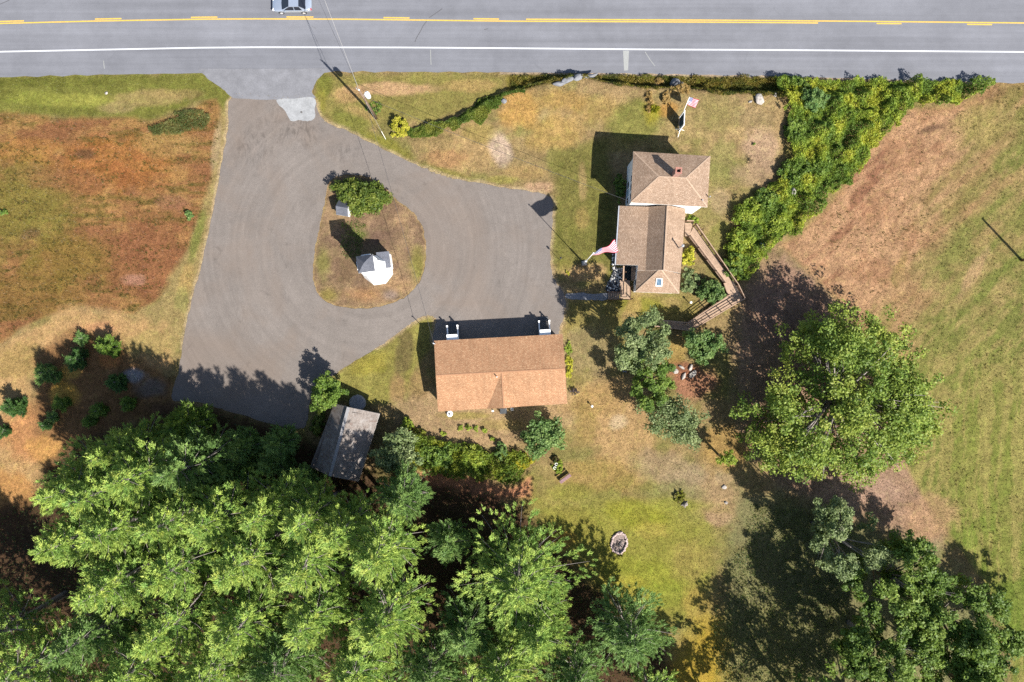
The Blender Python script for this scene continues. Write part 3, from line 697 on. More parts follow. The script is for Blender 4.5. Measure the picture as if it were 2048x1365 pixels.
for z in (-0.10, 0.10): cb.bar(wSW + Vector((0, 0, EH - 0.3)) + outW.normalized() * 0.06, wSW + Vector((0, 0, 0.1)) + outW.normalized() * 0.06, 0.09, 0.07); break
cb.build('downspout', M['metal'], house)
ch0 = U3(1348.5, 350.5, RH - 0.35)
ch = MB(); cc_, cw, chh = ch0, 0.62, 1.95
rzA = math.atan2((hA[1] - hA[0]).y, (hA[1] - hA[0]).x)
for dx, dy, sx, sy in ((0, 0.24, cw, 0.14), (0, -0.24, cw, 0.14), (0.24, 0, 0.14, 0.34), (-0.24, 0, 0.14, 0.34)):
    q = Matrix.Rotation(rzA, 3, 'Z') @ Vector((dx, dy, 0)); ch.box(cc_ + q + Vector((0, 0, chh / 2)), (sx, sy, chh), rzA)
cho = ch.build('chimney', M['brick'], house)
fl = MB(); fl.box(cc_ + Vector((0, 0, chh - 0.35)), (0.34, 0.34, 0.05), rzA); fl.build('flue', M['black'], cho)
cp = MB()
for dx, dy, sx, sy in ((0, 0.27, 0.72, 0.16), (0, -0.27, 0.72, 0.16), (0.28, 0, 0.14, 0.38), (-0.28, 0, 0.14, 0.38)):
    q = Matrix.Rotation(rzA, 3, 'Z') @ Vector((dx, dy, 0)); cp.box(cc_ + q + Vector((0, 0, chh + 0.045)), (sx, sy, 0.09), rzA)
cp.build('cap', M['brick'], cho)
for (px, py, hh) in ((1403.5, 402, 0.45), (1418.0, 395, 0.5)):
    v = MB(); b_ = U3(px, py, EH + 0.12); v.tube([b_, b_ + Vector((0, 0, hh))], 0.06, 8); v.build('vent_pipe', M['metal'], house)

# --- single-storey wing: gable with a long low lean-to on the west, hipped bay with skylight on the south
WE, WC, WR, EE, BE = 2.75, 3.55, 5.0, 3.0, 2.85
wing = empty('house_wing', (0, 0, 0), 0, 'single-storey wing with tan gable roof and skylight bay, joined to the white house', 'house')
wNWp, wSWp = U3(1239.5, 412, WE), U3(1232, 529.4, WE)
cN = U3(1297.5, 414, WC); rN = U3(1335, 411, WR); eN = U3(1371.5, 418, EE)
wSb, cS, gS, cS2 = [on_plane(wNWp, wSWp, cN, *q)[0] for q in ((1276, 531), (1291.5, 532), (1275.5, 541.5), (1291, 541.5))]
rS = on_plane(cN, cS2, rN, 1328, 540.5)[0]
eS = on_plane(rN, rS, eN, 1361.5, 547)[0]
roof('roof', [[wNWp, wSWp, wSb, cS, cN], [cN, cS, cS2, rS, rN], [rN, rS, eS, eN], [wSb, gS, cS2, cS]], M['roof_house'], wing, 0.15)
bSW, bSE = U3(1271, 584.5, BE), U3(1358.5, 587.5, BE)
bTop = U3(1321.5, 538, 4.62)
bNW, bNE = U3(1274.5, 542.5, 2.92), U3(1361.0, 549, 2.9)
bay = roof('bay_roof', [[bNW, bSW, bTop], [bSW, bSE, bTop], [bSE, bNE, bTop]], M['roof_house'], wing, 0.13)
caps(wing, 'cap', (rN, rS), (bSW, bTop), (bSE, bTop))
# skylight lies on the south face of the bay roof
sk = [on_plane(bSW, bSE, bTop, x, y)[0] for x, y in ((1313, 557), (1324, 557.5), (1323, 572.5), (1311.5, 572))]
nrm = on_plane(bSW, bSE, bTop, 1318, 565)[1]
sf = MB()
for i in range(4):
    sf.bar(sk[i] + nrm * 0.05, sk[(i + 1) % 4] + nrm * 0.05, 0.09, 0.12)
sfo = sf.build('skylight', M['trim'], wing)
sg = MB(); sg.poly([p + nrm * 0.07 for p in sk]); sg.build('pane', plain('sky_glass', (0.10, 0.16, 0.22), 0.06, 0.3, 0.6, 3, 0.9), sfo)
def xy(p): return (p.x, p.y)
planW = [(wNWp.x + 0.22, wNWp.y - 0.1), (wSWp.x + 0.22, wSWp.y + 0.25), (gS.x + 0.25, wSb.y + 0.25), (gS.x + 0.25, gS.y + 0.25), (eS.x - 0.25, eS.y + 0.25), (eN.x - 0.25, eN.y - 0.1)]
walls('wall', planW, -0.1, [WE - 0.16, WE - 0.16, wSb.z - 0.2, gS.z - 0.2, eS.z - 0.16, EE - 0.16], M['siding'], wing)
gb = MB(); yg = rS.y + 0.28; gb.poly([(cS2.x, yg, WC - 0.2), (rS.x, yg, WR - 0.18), (eS.x - 0.3, yg, EE - 0.1), (eS.x - 0.3, yg, 2.7), (cS2.x, yg, 2.7)]); gb.build('gable_wall', M['siding'], wing)
planB = [(bNW.x + 0.22, bNW.y + 0.3), (bSW.x + 0.22, bSW.y + 0.2), (bSE.x - 0.22, bSE.y + 0.2), (bNE.x - 0.22, bNE.y + 0.3)]
walls('bay_wall', planB, -0.1, BE - 0.12, M['siding'], wing)
for t in (0.33, 0.74):
    p = interp((*planB[1], 1.5), (*planB[2], 1.5), t); window(wing, p, (0, -1, 0), 1.0, 1.2)
window(wing, interp((*planB[0], 1.6), (*planB[1], 1.6), 0.6), (-1, 0.05, 0), 0.8, 1.2)
window(wing, interp((*planW[0], 1.5), (*planW[1], 1.5), 0.5), (-1, 0.05, 0), 1.4, 1.0)
gt = MB(); gt.bar(wNWp + Vector((-0.07, 0, -0.09)), wSWp + Vector((-0.07, 0, -0.09)), 0.13, 0.11); gt.build('gutter', M['metal'], wing)
st = MB(); s0 = U3(1356.5, 497, 3.35); st.tube([s0 + Vector((0, 0, -0.2)), s0 + Vector((0, 0, 2.15))], 0.085, 10); sto = st.build('stack', M['metal'], wing)
stc = MB(); stc.tube([s0 + Vector((0, 0, 2.15)), s0 + Vector((0, 0, 2.2)), s0 + Vector((0, 0, 2.32))], [0.17, 0.17, 0.05], 10); stc.build('rain_cap', M['metal'], sto)
stf = MB(); stf.box(s0 + Vector((0.0, -0.05, 0.02)), (0.5, 0.5, 0.03), 0, ('Y', 0.45)); stf.build('flashing', M['white'], sto)

# --- garage / workshop with orange-brown roof
GE, GR = 2.95, 4.02
gq = [U3(868, 682, GE), U3(1125, 668.5, GE), U3(1134.5, 808, GE), U3(876, 823.5, GE)]
gw, ge = U3(871.5, 751.5, GR), U3(1130.5, 738.0, GR)
gar = empty('garage', (0, 0, 0), 0, 'long low garage with orange-brown shingle roof beside the driveway', 'garage')
def at_s(t): return interp(gq[3], gq[2], t)
vW, vE, xr = at_s(0.38), at_s(0.64), at_s(0.51) + Vector((0, 0, 0.84))
xi_ = interp(gw, ge, 0.51); xin = Vector((xi_.x, xi_.y, GR))
xtop = interp(xr, xin, 1.0)
roof('roof', [[gq[0], gq[1], ge, xin, gw], [gw, xin, vW, gq[3]], [xin, ge, gq[2], vE], [vW, xin, xr], [xr, xin, vE]], M['roof_garage'], gar, 0.16)
pg = inset([(p.x, p.y) for p in gq], 0.32)
walls('wall', pg, -0.1, GE - 0.12, M['siding'], gar)
for a, b, r_ in ((pg[0], pg[3], gw), (pg[1], pg[2], ge)):
    eg = MB(); m_ = ((a[0] + b[0]) / 2, (a[1] + b[1]) / 2); eg.poly([(a[0], a[1], GE - 0.12), (b[0], b[1], GE - 0.12), (m_[0], m_[1], GR - 0.2)])
    eg.build('gable_wall', M['siding'], gar)
gang = math.atan2((gq[1] - gq[0]).y, (gq[1] - gq[0]).x); GRot = Matrix.Rotation(gang, 3, 'Z')
M['cap_garage'] = plain('cap_shingle_garage', L(196, 146, 108), 0.9, 0, 0.2, 9)
caps(gar, 'cap_garage', (gw, ge), (xr, xin))
vp = MB(); v0 = U3(994, 754, GR - 0.1); vp.tube([v0, v0 + Vector((0, 0, 0.55))], 0.055, 8); vp.build('vent_pipe', M['white'], gar)
ms_ = MB(); m0 = U3(870, 688, GE + 0.2); ms_.tube([m0 + Vector((0.05, 0, -0.4)), m0 + Vector((0.05, 0, 1.15))], 0.045, 8); ms_.tube([m0 + Vector((0.05, 0, 1.15)), m0 + Vector((-0.08, 0.08, 1.22)), m0 + Vector((-0.14, 0.1, 1.1))], 0.06, 8); ms_.build('service_mast', M['metal'], gar)
mast_top = m0 + Vector((0, 0, 1.1))
def porch(px, py, label):
    e = empty('porch', (*U(px, py), 0), gang, label, 'porch', 'entry porches on the garage front')
    hd = MB(); hd.poly([(-0.62, 0.0, 2.68), (0.62, 0.0, 2.68), (0.62, 0.95, 2.5), (-0.62, 0.95, 2.5)]); hd.box((0, 0.46, 2.47), (1.2, 0.92, 0.05)); hd.build('hood', M['white'], e)
    for s in (-1, 1):
        b = MB(); b.bar((s * 0.62, 0.05, 1.95), (s * 0.62, 0.85, 2.42), 0.07, 0.07); b.build('bracket', M['white'], e)
    ld = MB()
    for k in range(13): ld.box((0, 0.16 + k * 0.14, 0.42), (1.1, 0.125, 0.04))
    ld.build('landing', M['unit'], e)
    for k in range(2):
        sp = MB(); sp.box((0, 2.08 + k * 0.28, 0.26 - k * 0.16), (1.1, 0.27, 0.05)); sp.build('step', M['unit'], e)
    for s in (-1, 1):
        r_ = MB(); r_.bar((s * 0.61, 0.02, 1.32), (s * 0.61, 1.92, 1.32), 0.13, 0.06); r_.bar((s * 0.61, 0.02, 0.6), (s * 0.61, 1.92, 0.6), 0.07, 0.06); rl = r_.build('railing', M['white'], e)
        bl = MB()
        for k in range(13): bl.box((s * 0.61, 0.12 + k * 0.145, 0.96), (0.035, 0.035, 0.68))
        bl.build('balusters', M['white'], rl)
        po = MB(); po.box((s * 0.61, 1.96, 0.74), (0.14, 0.14, 1.48)); po.box((s * 0.61, 1.96, 1.5), (0.19, 0.19, 0.05)); po.build('post', M['white'], e)
    dr = MB(); dr.box((0, -0.02, 1.45), (0.9, 0.05, 2.05)); d_ = dr.build('door', M['white'], e); kb = MB(); kb.tube([(0.35, 0.0, 1.4), (0.35, 0.08, 1.4)], 0.035, 8); kb.build('handle', M['metal'], d_)
    return e
def gfront(t): return interp((*pg[0], 0), (*pg[1], 0), t)
for t, lb in ((0.122, 'small white porch with hood and railings near the west end of the garage front'), (0.884, 'small white porch with hood and railings near the east end of the garage front')):
    p = gfront(t); q = empty  # placed against the front wall
    e = porch(0, 0, lb); e.location = (p.x, p.y, 0)
# things behind the garage
tk = empty('tank_lid', (*U(900, 827.5), 0), 0, 'white round tank cover with dark centre behind the garage', 'tank')
t1 = MB(); t1.tube([(0, 0, 0), (0, 0, 0.42), (0, 0, 0.5)], [0.36, 0.36, 0.26], 20); t1.build('body', M['white'], tk, True)
t2 = MB(); t2.tube([(0, 0, 0.5), (0, 0, 0.56)], 0.15, 14); t2.build('cap', M['unit'], tk)
t3 = MB(); t3.tube([(0, 0, 0.57), (0, 0, 0.60)], 0.05, 8); t3.build('bolt', M['metal'], tk)
acu = empty('condenser', (*U(1006.5, 821.5), 0), gang, 'black box-shaped condenser unit against the garage back wall', 'air conditioner')
a1 = MB(); a1.box((0, 0, 0.42), (0.68, 0.62, 0.72)); a1.build('casing', M['unit'], acu, False, 0.02)
for k in range(5):
    a2 = MB(); a2.box((0, -0.24 + k * 0.12, 0.79), (0.56, 0.03, 0.02)); a2.build('grille_bar', M['black'], acu)
a3 = MB(); a3.box((0, 0, 0.03), (0.8, 0.74, 0.06)); a3.build('base', M['concrete'], acu)
mt = empty('meter_box', (*U(986, 820.5), 0), gang, 'small white meter box on a post behind the garage', 'meter')
m1 = MB(); m1.box((0, 0, 0.5), (0.08, 0.08, 1.0)); m1.build('post', M['metal'], mt); m2 = MB(); m2.box((0, 0.0, 1.05), (0.24, 0.18, 0.34)); m2.build('box', M['white'], mt, False, 0.015); m3 = MB(); m3.tube([(0, -0.09, 1.08), (0, -0.15, 1.08)], 0.08, 12); m3.build('dial', M['glass'], mt)
gf = empty('crate', (*U(1024, 818.5), 0), gang, 'little white open crate behind the garage beside the condenser', 'crate')
for dx, dy, sx, sy in ((0, 0.13, 0.3, 0.03), (0, -0.13, 0.3, 0.03), (0.135, 0, 0.03, 0.23), (-0.135, 0, 0.03, 0.23)):
    c_ = MB(); c_.box((dx, dy, 0.18), (sx, sy, 0.34)); c_.build('side', M['white'], gf)
c_ = MB(); c_.box((0, 0, 0.03), (0.24, 0.23, 0.03)); c_.build('floor', M['white'], gf)

# --- octagonal lighthouse and little shed on the island
lx, ly = U(756, 541); lh = empty('lighthouse', (lx, ly, 0), math.radians(8), 'white eight-sided lighthouse with square grey pyramid roof on the driveway island', 'lighthouse')
def ngon(r, z, n=8, a0=math.pi / 8): return [(r * math.cos(a0 + 2 * math.pi * k / n), r * math.sin(a0 + 2 * math.pi * k / n), z) for k in range(n)]
def loft(rings):
    mb = MB()
    for a, b in zip(rings, rings[1:]):
        n = len(a)
        for k in range(n): mb.poly([a[k], a[(k + 1) % n], b[(k + 1) % n], b[k]])
    mb.poly(rings[-1]); return mb
loft([ngon(1.86, -0.05), ngon(1.06, 5.9)]).build('tower', M['white'], lh)
loft([ngon(1.10, 5.9), ngon(1.24, 6.02), ngon(1.24, 6.12)]).build('gallery', M['white'], lh)
loft([ngon(0.80, 6.12), ngon(0.80, 6.85)]).build('lantern_room', M['white'], lh)
for k in range(0, 8, 2):
    a = 2 * math.pi * k / 8; wq = Vector((math.cos(a), math.sin(a), 0)); o_ = MB(); o_.box(wq * 0.745 + Vector((0, 0, 6.5)), (0.03, 0.44, 0.5), a); o_.build('window', M['glass'], lh)
q = 0.93; z = 6.95
sq = [Vector((q * sx, q * sy, z)) for sx, sy in ((-1, -1), (1, -1), (1, 1), (-1, 1))]; ap_ = Vector((0, 0, 7.8))
roof('roof', [[sq[i], sq[(i + 1) % 4], ap_] for i in range(4)], M['roof_grey'], lh, 0.1)
an = MB(); an.box((1.35, 0.75, 1.15), (0.95, 1.7, 2.3)); an.build('annex', M['white'], lh)
roof('annex_roof', [[(0.55, -0.22, 2.72), (1.98, -0.22, 2.35), (1.98, 1.72, 2.35), (0.55, 1.72, 2.72)]], M['roof_grey'], lh, 0.09)
dd_ = MB(); dd_.box((1.84, 0.75, 1.0), (0.04, 0.8, 1.9)); dd_.build('door', M['trim'], lh)
sx_, sy_ = U(692, 421); sh = empty('well_house', (sx_, sy_, 0), math.radians(-10), 'tiny white shed with grey gable roof beside the big rhododendron', 'shed')
walls('wall', [(-0.62, -0.72), (0.62, -0.72), (0.62, 0.72), (-0.62, 0.72)], -0.05, 1.35, M['white'], sh)
for s in (-1, 1):
    ew = MB(); ew.poly([(s * 0.62, -0.72, 1.35), (s * 0.62, 0.72, 1.35), (s * 0.62, 0, 1.95)]); ew.build('gable_wall', M['white'], sh)
roof('roof', [[(-0.72, -0.88, 1.25), (0.72, -0.88, 1.25), (0.72, 0, 2.02), (-0.72, 0, 2.02)], [(0.72, 0.88, 1.25), (-0.72, 0.88, 1.25), (-0.72, 0, 2.02), (0.72, 0, 2.02)]], M['roof_grey'], sh, 0.07)
dv = MB(); dv.box((0.64, 0, 0.7), (0.03, 0.6, 1.25)); d_ = dv.build('door', M['white'], sh); hv = MB(); hv.box((0.67, 0.2, 0.7), (0.03, 0.04, 0.1)); hv.build('handle', M['black'], d_)

# --- old shed with weathered roof
OE, OR = 2.7, 4.3
oq = [U3(668, 808, OE), U3(759.5, 828, OE), U3(717, 964, OE), U3(620, 934, OE)]
on, os_ = U3(697, 815, OR), U3(660, 953, OR)
oq[3] = on_plane(oq[0], on, os_, 620, 934)[0]; oq[2] = on_plane(oq[1], on, os_, 717, 964)[0]
old = empty('old_shed', (0, 0, 0), 0, 'old shed with weathered grey moss-stained roof at the edge of the pines', 'shed')
roof('roof', [[oq[0], oq[3], os_, on], [on, os_, oq[2], oq[1]]], M['roof_shed'], old, 0.12)
po_ = inset([(p.x, p.y) for p in oq], 0.3); walls('wall', po_, -0.1, OE - 0.1, M['oldwood'], old)
for a, b, r_ in ((po_[0], po_[1], on), (po_[3], po_[2], os_)):
    og = MB(); og.poly([(a[0], a[1], OE - 0.1), (b[0], b[1], OE - 0.1), ((a[0] + b[0]) / 2, (a[1] + b[1]) / 2, OR - 0.15)])
    og.build('gable_wall', M['oldwood'], old)
rd = MB(); rd.bar(on + Vector((0, 0, 0.03)), os_ + Vector((0, 0, 0.03)), 0.34, 0.04); rd.build('ridge_cap', plain('ridge_metal', L(175, 172, 170), 0.8), old)
wl = empty('well_cover', (*U(716, 806), 0), 0, 'round grey concrete well cover between the old shed and the green lawn', 'well cover')
w1 = MB(); w1.tube([(0, 0, 0), (0, 0, 0.5)], 0.98, 24); w1.build('ring', M['concrete'], wl, False, 0.03); w2 = MB(); w2.tube([(0, 0, 0.5), (0, 0, 0.58)], [0.92, 0.88], 24); w2.build('lid', M['concrete'], wl); w3 = MB(); w3.tube([(-0.1, 0.5, 0.58), (-0.1, 0.5, 0.66), (0.1, 0.5, 0.66), (0.1, 0.5, 0.58)], 0.02, 6); w3.build('handle', M['metal'], wl)

# --- entry deck west of the bay
DK = 0.85
dk = empty('entry_deck', (0, 0, 0), 0, 'small wooden entry deck with steps between the wing and the stone bed', 'deck')
bo = MB()
for k in range(17):
    y = 562 + k * 2.2; a, b = U3(1240, y, DK), U3(1260, y + 0.4, DK); bo.bar(a, b, 0.115, 0.04)
bo.build('deck_boards', M['deck'], dk)['kind'] = 'stuff'
b2 = MB()
for k in range(6):
    x = 1263.5 + k * 1.5; b2.bar(U3(x, 533, DK), U3(x - 0.8, 562, DK), 0.075, 0.04)
b2.build('side_boards', M['deck'], dk)['kind'] = 'stuff'
bm_ = MB(); bm_.bar(U3(1247.6, 532, 1.75), U3(1246.6, 562, 1.75), 0.16, 0.1); bm_.build('rail_cap', M['deck'], dk)
for t in (532.5, 547, 561.5):
    pp = MB(); pp.bar(U3(1247.2, t, 0.0) , U3(1247.2, t, 0.0) + Vector((0, 0, 1.7)), 0.1, 0.1); pp.build('post', M['rail'], dk)
fl_ = MB(); fl_.poly([U3(1248.5, 533, 0.3), U3(1263, 533, 0.3), U3(1262.5, 556, 0.3), U3(1260, 561, 0.3), U3(1247.8, 562, 0.3)][::-1]); fl_.build('sunken_panel', M['dark'], dk)
for k in range(5):
    x = 1237 - k * 4.6; t_ = MB(); z = DK - 0.15 * (k + 1); t_.bar(U3(x, 585, z), U3(x - 0.3, 599, z), 0.25, 0.045); t_.build('tread', M['deck'], dk)
for y in (584.2, 599.6):
    s_ = MB(); s_.bar(U3(1239.5, y, DK + 0.02), U3(1214, y, 0.1), 0.05, 0.22); s_.build('stringer', M['rail'], dk)
    for x in (1214.5, 1239):
        p_ = MB(); a = U3(x, y, 0); p_.bar(a, a + Vector((0, 0, 1.0 if x < 1230 else 1.8)), 0.09, 0.09); p_.build('post', M['rail'], dk)
    r_ = MB(); r_.bar(U3(1214.5, y, 1.0), U3(1239, y, 1.8), 0.06, 0.09); r_.build('handrail', M['rail'], dk)
for (a, b) in (((1260.5, 575), (1260.5, 599)), ((1240, 599.6), (1260.5, 599.6))):
    r_ = MB(); r_.bar(U3(*a, DK + 0.95), U3(*b, DK + 0.95), 0.09, 0.05); r_.bar(U3(*a, DK + 0.5), U3(*b, DK + 0.5), 0.05, 0.05); r_.build('railing', M['rail'], dk)
    for q_ in (a, b):
        p_ = MB(); c0 = U3(*q_, 0); p_.bar(c0, c0 + Vector((0, 0, DK + 0.98)), 0.09, 0.09); p_.build('post', M['rail'], dk)

# --- long access ramp east of the wing
rp = empty('access_ramp', (0, 0, 0), 0, 'long wooden access ramp with railings doubling back through the shrubs', 'ramp')
legs = [((1374, 459), (1388, 459), 1.0, 1.0, None)]
def ramp_leg(a0, a1, b0, b1, za, zb, name='deck_boards'):
    """boards between the left edge a0-a1 and the right edge b0-b1"""
    A0, A1, B0, B1 = U3(*a0, za), U3(*a1, zb), U3(*b0, za), U3(*b1, zb)
    n = int(((A1 - A0).length + (B1 - B0).length) / 2 / 0.15); mb = MB()
    for k in range(n):
        t = (k + 0.5) / n; mb.bar(interp(A0, A1, t), interp(B0, B1, t), 0.128, 0.04)
    mb.build(name, M['deck'], rp)['kind'] = 'stuff'
    for P, Q in ((A0, A1), (B0, B1)):
        j = MB(); j.bar(P + Vector((0, 0, -0.12)), Q + Vector((0, 0, -0.12)), 0.05, 0.18); j.build('joist', M['rail'], rp)
    return A0, A1, B0, B1
def railing(P, Q, every=1.55):
    L_ = (Q - P).length; n = max(1, round(L_ / every))
    for k in range(n + 1):
        c0 = interp(P, Q, k / n); p_ = MB(); p_.bar(Vector((c0.x, c0.y, 0)), c0 + Vector((0, 0, 0.98)), 0.09, 0.09); p_.build('post', M['rail'], rp)
    for hh in (0.96, 0.62, 0.32):
        r_ = MB(); r_.bar(P + Vector((0, 0, hh)), Q + Vector((0, 0, hh)), 0.05 if hh < 0.9 else 0.09, 0.06); r_.build('rail', M['rail'] if hh < 0.9 else M['deck'], rp)
A0, A1, B0, B1 = ramp_leg((1370, 446), (1370, 473), (1386, 446), (1379, 473), 0.95, 0.95, 'landing_boards')
railing(U3(1370, 444.5, 0.95), U3(1384, 445, 0.95))
A0, A1, B0, B1 = ramp_leg((1377.5, 473), (1447, 566), (1388, 453), (1472, 571), 0.95, 0.55)
railing(A0, A1); railing(B0 + Vector((0.05, 0.1, 0)), B1)
A0, A1, B0, B1 = ramp_leg((1447, 566), (1456, 592), (1472, 571), (1485, 598), 0.55, 0.55, 'landing_boards')
railing(B0, B1)
A0, A1, B0, B1 = ramp_leg((1457, 590), (1371, 647), (1485, 598), (1378, 662), 0.55, 0.22)
railing(A0, A1); railing(B0, B1)
A0, A1, B0, B1 = ramp_leg((1371, 646), (1284, 638), (1377, 662), (1284, 650), 0.22, 0.04)
railing(A0, A1); railing(B0, B1)
# short side rail by the house
for k, (x, y) in enumerate(((1396, 453), (1403, 460), (1394, 462))):
    p_ = MB(); a = U3(x, y, 0); p_.bar(a, a + Vector((0, 0, 1.0)), 0.08, 0.08); p_.build('post', M['rail'], rp)
r_ = MB(); r_.bar(U3(1394, 462, 0.95), U3(1403, 455, 0.95), 0.07, 0.05); r_.build('rail', M['rail'], rp)

# ------------------------------------------------------------------ poles, wires, flags, sign
def sag(a, b, s, n=14):
    return [interp(a, b, k / n) + Vector((0, 0, -s * 4 * (k / n) * (1 - k / n))) for k in range(n + 1)]
pb = P3(752.5, 237); PH = 9.0
pole = empty('utility_pole', pb, 0, 'brown wooden utility pole with pale transformer drum by the driveway mouth', 'utility pole')
m_ = MB(); m_.tube([(0, 0, -0.2), (0, 0, PH * 0.5), (0, 0, PH)], [0.17, 0.145, 0.115], 10); m_.build('shaft', M['wood_pole'], pole, True)
tr = MB(); tr.tube([(0.52, 0.12, PH - 2.15), (0.52, 0.12, PH - 2.1), (0.52, 0.12, PH - 1.25), (0.52, 0.12, PH - 1.18), (0.52, 0.12, PH - 1.1)], [0.25, 0.29, 0.29, 0.27, 0.12], 16)
tro = tr.build('transformer', M['white'], pole, True)
for dx in (-0.1, 0.1):
    b_ = MB(); b_.tube([(0.52 + dx, 0.12, PH - 1.15), (0.52 + dx, 0.12, PH - 0.85)], [0.05, 0.035], 8); b_.build('bushing', M['trim'], tro)
br = MB()
for z in (PH - 1.9, PH - 1.4): br.bar((0.08, 0.02, z), (0.3, 0.07, z), 0.06, 0.08)
br.build('bracket', M['metal'], pole)
ins = MB(); ins.tube([(0, 0, PH), (0, 0, PH + 0.12), (0, 0, PH + 0.2), (0, 0, PH + 0.34)], [0.03, 0.03, 0.09, 0.05], 8); ins.build('insulator', M['trim'], pole)
ca = MB(); ca.bar((0, 0, PH - 0.15), (-0.28, 0.18, PH + 0.02), 0.05, 0.05); ca.tube([(-0.28, 0.18, PH), (-0.28, 0.18, PH + 0.25)], 0.05, 8); ca.build('cutout', M['metal'], pole)
top = pb + Vector((0, 0, PH + 0.32)); sec = pb + Vector((0.1, 0, PH - 1.9))
def wire(name, pts, r, mat, label, parent=None):
    m = MB(); m.tube(pts, r, 5, False); o = m.build(name, M[mat], None); tag(o, label, 'wire', 'overhead wires'); return o
wire('wire', sag(top, U3(618, -80, 10.0), 0.25), 0.022, 'wire_grey', 'grey overhead wire crossing the road from the top of the utility pole')
wire('wire', sag(sec + Vector((-0.15, 0, 1.0)), U3(600, -82, 8.9), 0.3), 0.014, 'wire', 'thin dark lower wire crossing the road from the utility pole')
wire('wire', sag(sec, Vector((wSW.x, wSW.y, 4.6)) + outW.normalized() * 0.1, 0.55, 20), 0.020, 'wire', 'dark service wire from the utility pole to the two-storey house')
wire('wire', sag(sec + Vector((0, -0.1, -0.1)), mast_top, 0.7, 22), 0.018, 'wire', 'dark service wire from the utility pole to the garage mast')
ga, gb_ = P3(771.5, 279), pb + Vector((0, -0.1, PH - 2.6))
gu = empty('guy_wire', ga, 0, 'guy wire with pale guard anchored in the lawn behind the utility pole', 'guy wire')
g1 = MB(); g1.tube([(0, 0, 0), gb_ - ga], 0.012, 5); g1.build('cable', M['wire_grey'], gu)
dgy = (gb_ - ga).normalized(); g2 = MB(); g2.tube([dgy * 0.02, dgy * 1.5], 0.03, 8); g2.build('guard', M['trim'], gu)
rb = P3(2043, 521); rpole = empty('utility_pole', rb, 0, 'wooden pole at the right edge of the mown field', 'utility pole')
m_ = MB(); m_.tube([(0, 0, -0.2), (0, 0, 6.7)], [0.16, 0.12], 10); m_.build('shaft', M['wood_pole'], rpole, True)
m_ = MB(); m_.tube([(0, 0, 6.7), (0, 0, 6.82)], [0.125, 0.06], 10); m_.build('cap', M['metal'], rpole)

def flag(parent, hoist_top, hoist_bot, fly_top, fly_bot, nu=26, nv=14, wave=0.09, ph=0.0):
    V = []; F = []; UV = []
    for j in range(nv + 1):
        for i in range(nu + 1):
            u, v = i / nu, j / nv
            p = interp(interp(hoist_bot, hoist_top, v), interp(fly_bot, fly_top, v), u)
            n = (Vector(fly_top) - Vector(hoist_top)).cross(Vector(hoist_top) - Vector(hoist_bot)).normalized()
            V.append(p + n * wave * u ** 0.6 * math.sin(u * 9 + v * 2.2 + ph) + Vector((0, 0, -0.12 * math.sin(u * math.pi) * (1 - v))))
            UV.append((u, v))
    me = bpy.data.meshes.new('flag')
    for j in range(nv):
        for i in range(nu):
            a = j * (nu + 1) + i; F.append((a, a + 1, a + nu + 2, a + nu + 1))
    me.from_pydata(V, [], F); ul = me.uv_layers.new(name='UVMap')
    for p in me.polygons:
        p.use_smooth = True
        for li in p.loop_indices: ul.data[li].uv = UV[me.loops[li].vertex_index]
    return link('flag', me, M['flag'], parent)
fp = empty('flagpole', P3(1168, 527), 0, 'tall white flagpole with large American flag on a stone base beside the driveway', 'flagpole')
FH = 9.4
f_ = MB(); f_.tube([(0, 0, 0), (0, 0, FH)], [0.055, 0.035], 10); f_.build('pole', M['white'], fp, True)
f_ = MB(); f_.tube([(0, 0, 0.28), (0, 0, 2.3)], 0.14, 4); f_.build('sleeve', M['white'], fp)
f_ = MB(); f_.tube([(0, 0, FH - 0.02), (0, 0, FH + 0.03), (0, 0, FH + 0.1), (0, 0, FH + 0.17)], [0.03, 0.085, 0.09, 0.03], 10); f_.build('finial', M['white'], fp, True)
f_ = MB(); f_.box((0, 0, 0.14), (0.58, 0.55, 0.28), 0.1); f_.build('base_block', M['rock'], fp, False, 0.04)
flag(fp, (0.05, 0, FH - 0.1), (0.05, 0, FH - 1.85), (2.35, 1.35, FH - 0.05), (2.75, 0.35, FH - 0.95), wave=0.16)
# sign with rails and a small flag
sg0 = P3(1355, 241); sN = Vector((0, 0, 0)); sS = P3(1355.5, 266) - sg0
sign = empty('sign_stand', sg0, 0, 'dark upright sign panel on white posts with a small American flag on top', 'sign')
SH = 2.5
for p in (sN, sS):
    m_ = MB(); m_.bar(p, p + Vector((0, 0, SH)), 0.1, 0.1); m_.build('post', M['white'], sign)
pm = MB(); pm.box((sN + sS) / 2 + Vector((0, 0, 1.4)), (0.12, (sS - sN).length - 0.35, 1.9), math.atan2(sS.x, -sS.y)); pm.build('panel', M['signface'], sign)
pk = MB(); pk.box((sN + sS) / 2 + Vector((-0.09, 0, 0.24)), (0.05, (sS - sN).length - 0.3, 0.4), math.atan2(sS.x, -sS.y)); pk.build('kickboard', M['deck'], sign)
for z in (SH - 0.05, 0.35):
    m_ = MB(); m_.bar(sN + Vector((0, 0, z)), sS + Vector((0, 0, z)), 0.08, 0.07); m_.build('crossbar', M['white'], sign)
for p in (sS,):
    for a in (0.3, 2.5, 4.5):
        m_ = MB(); m_.bar(p + Vector((0, 0, 0.75)), p + Vector((0.62 * math.cos(a), 0.62 * math.sin(a) - 0.1, 0.03)), 0.045, 0.045); m_.build('foot', M['white'], sign)
fs0, fs1 = sN + Vector((0, 0.05, 1.9)), P3(1362.5, 217) - sg0 + Vector((0, 0, 2.55))
m_ = MB(); m_.tube([fs0, fs1], 0.028, 8); m_.build('flag_staff', M['white'], sign)
fd = (fs1 - fs0).normalized()
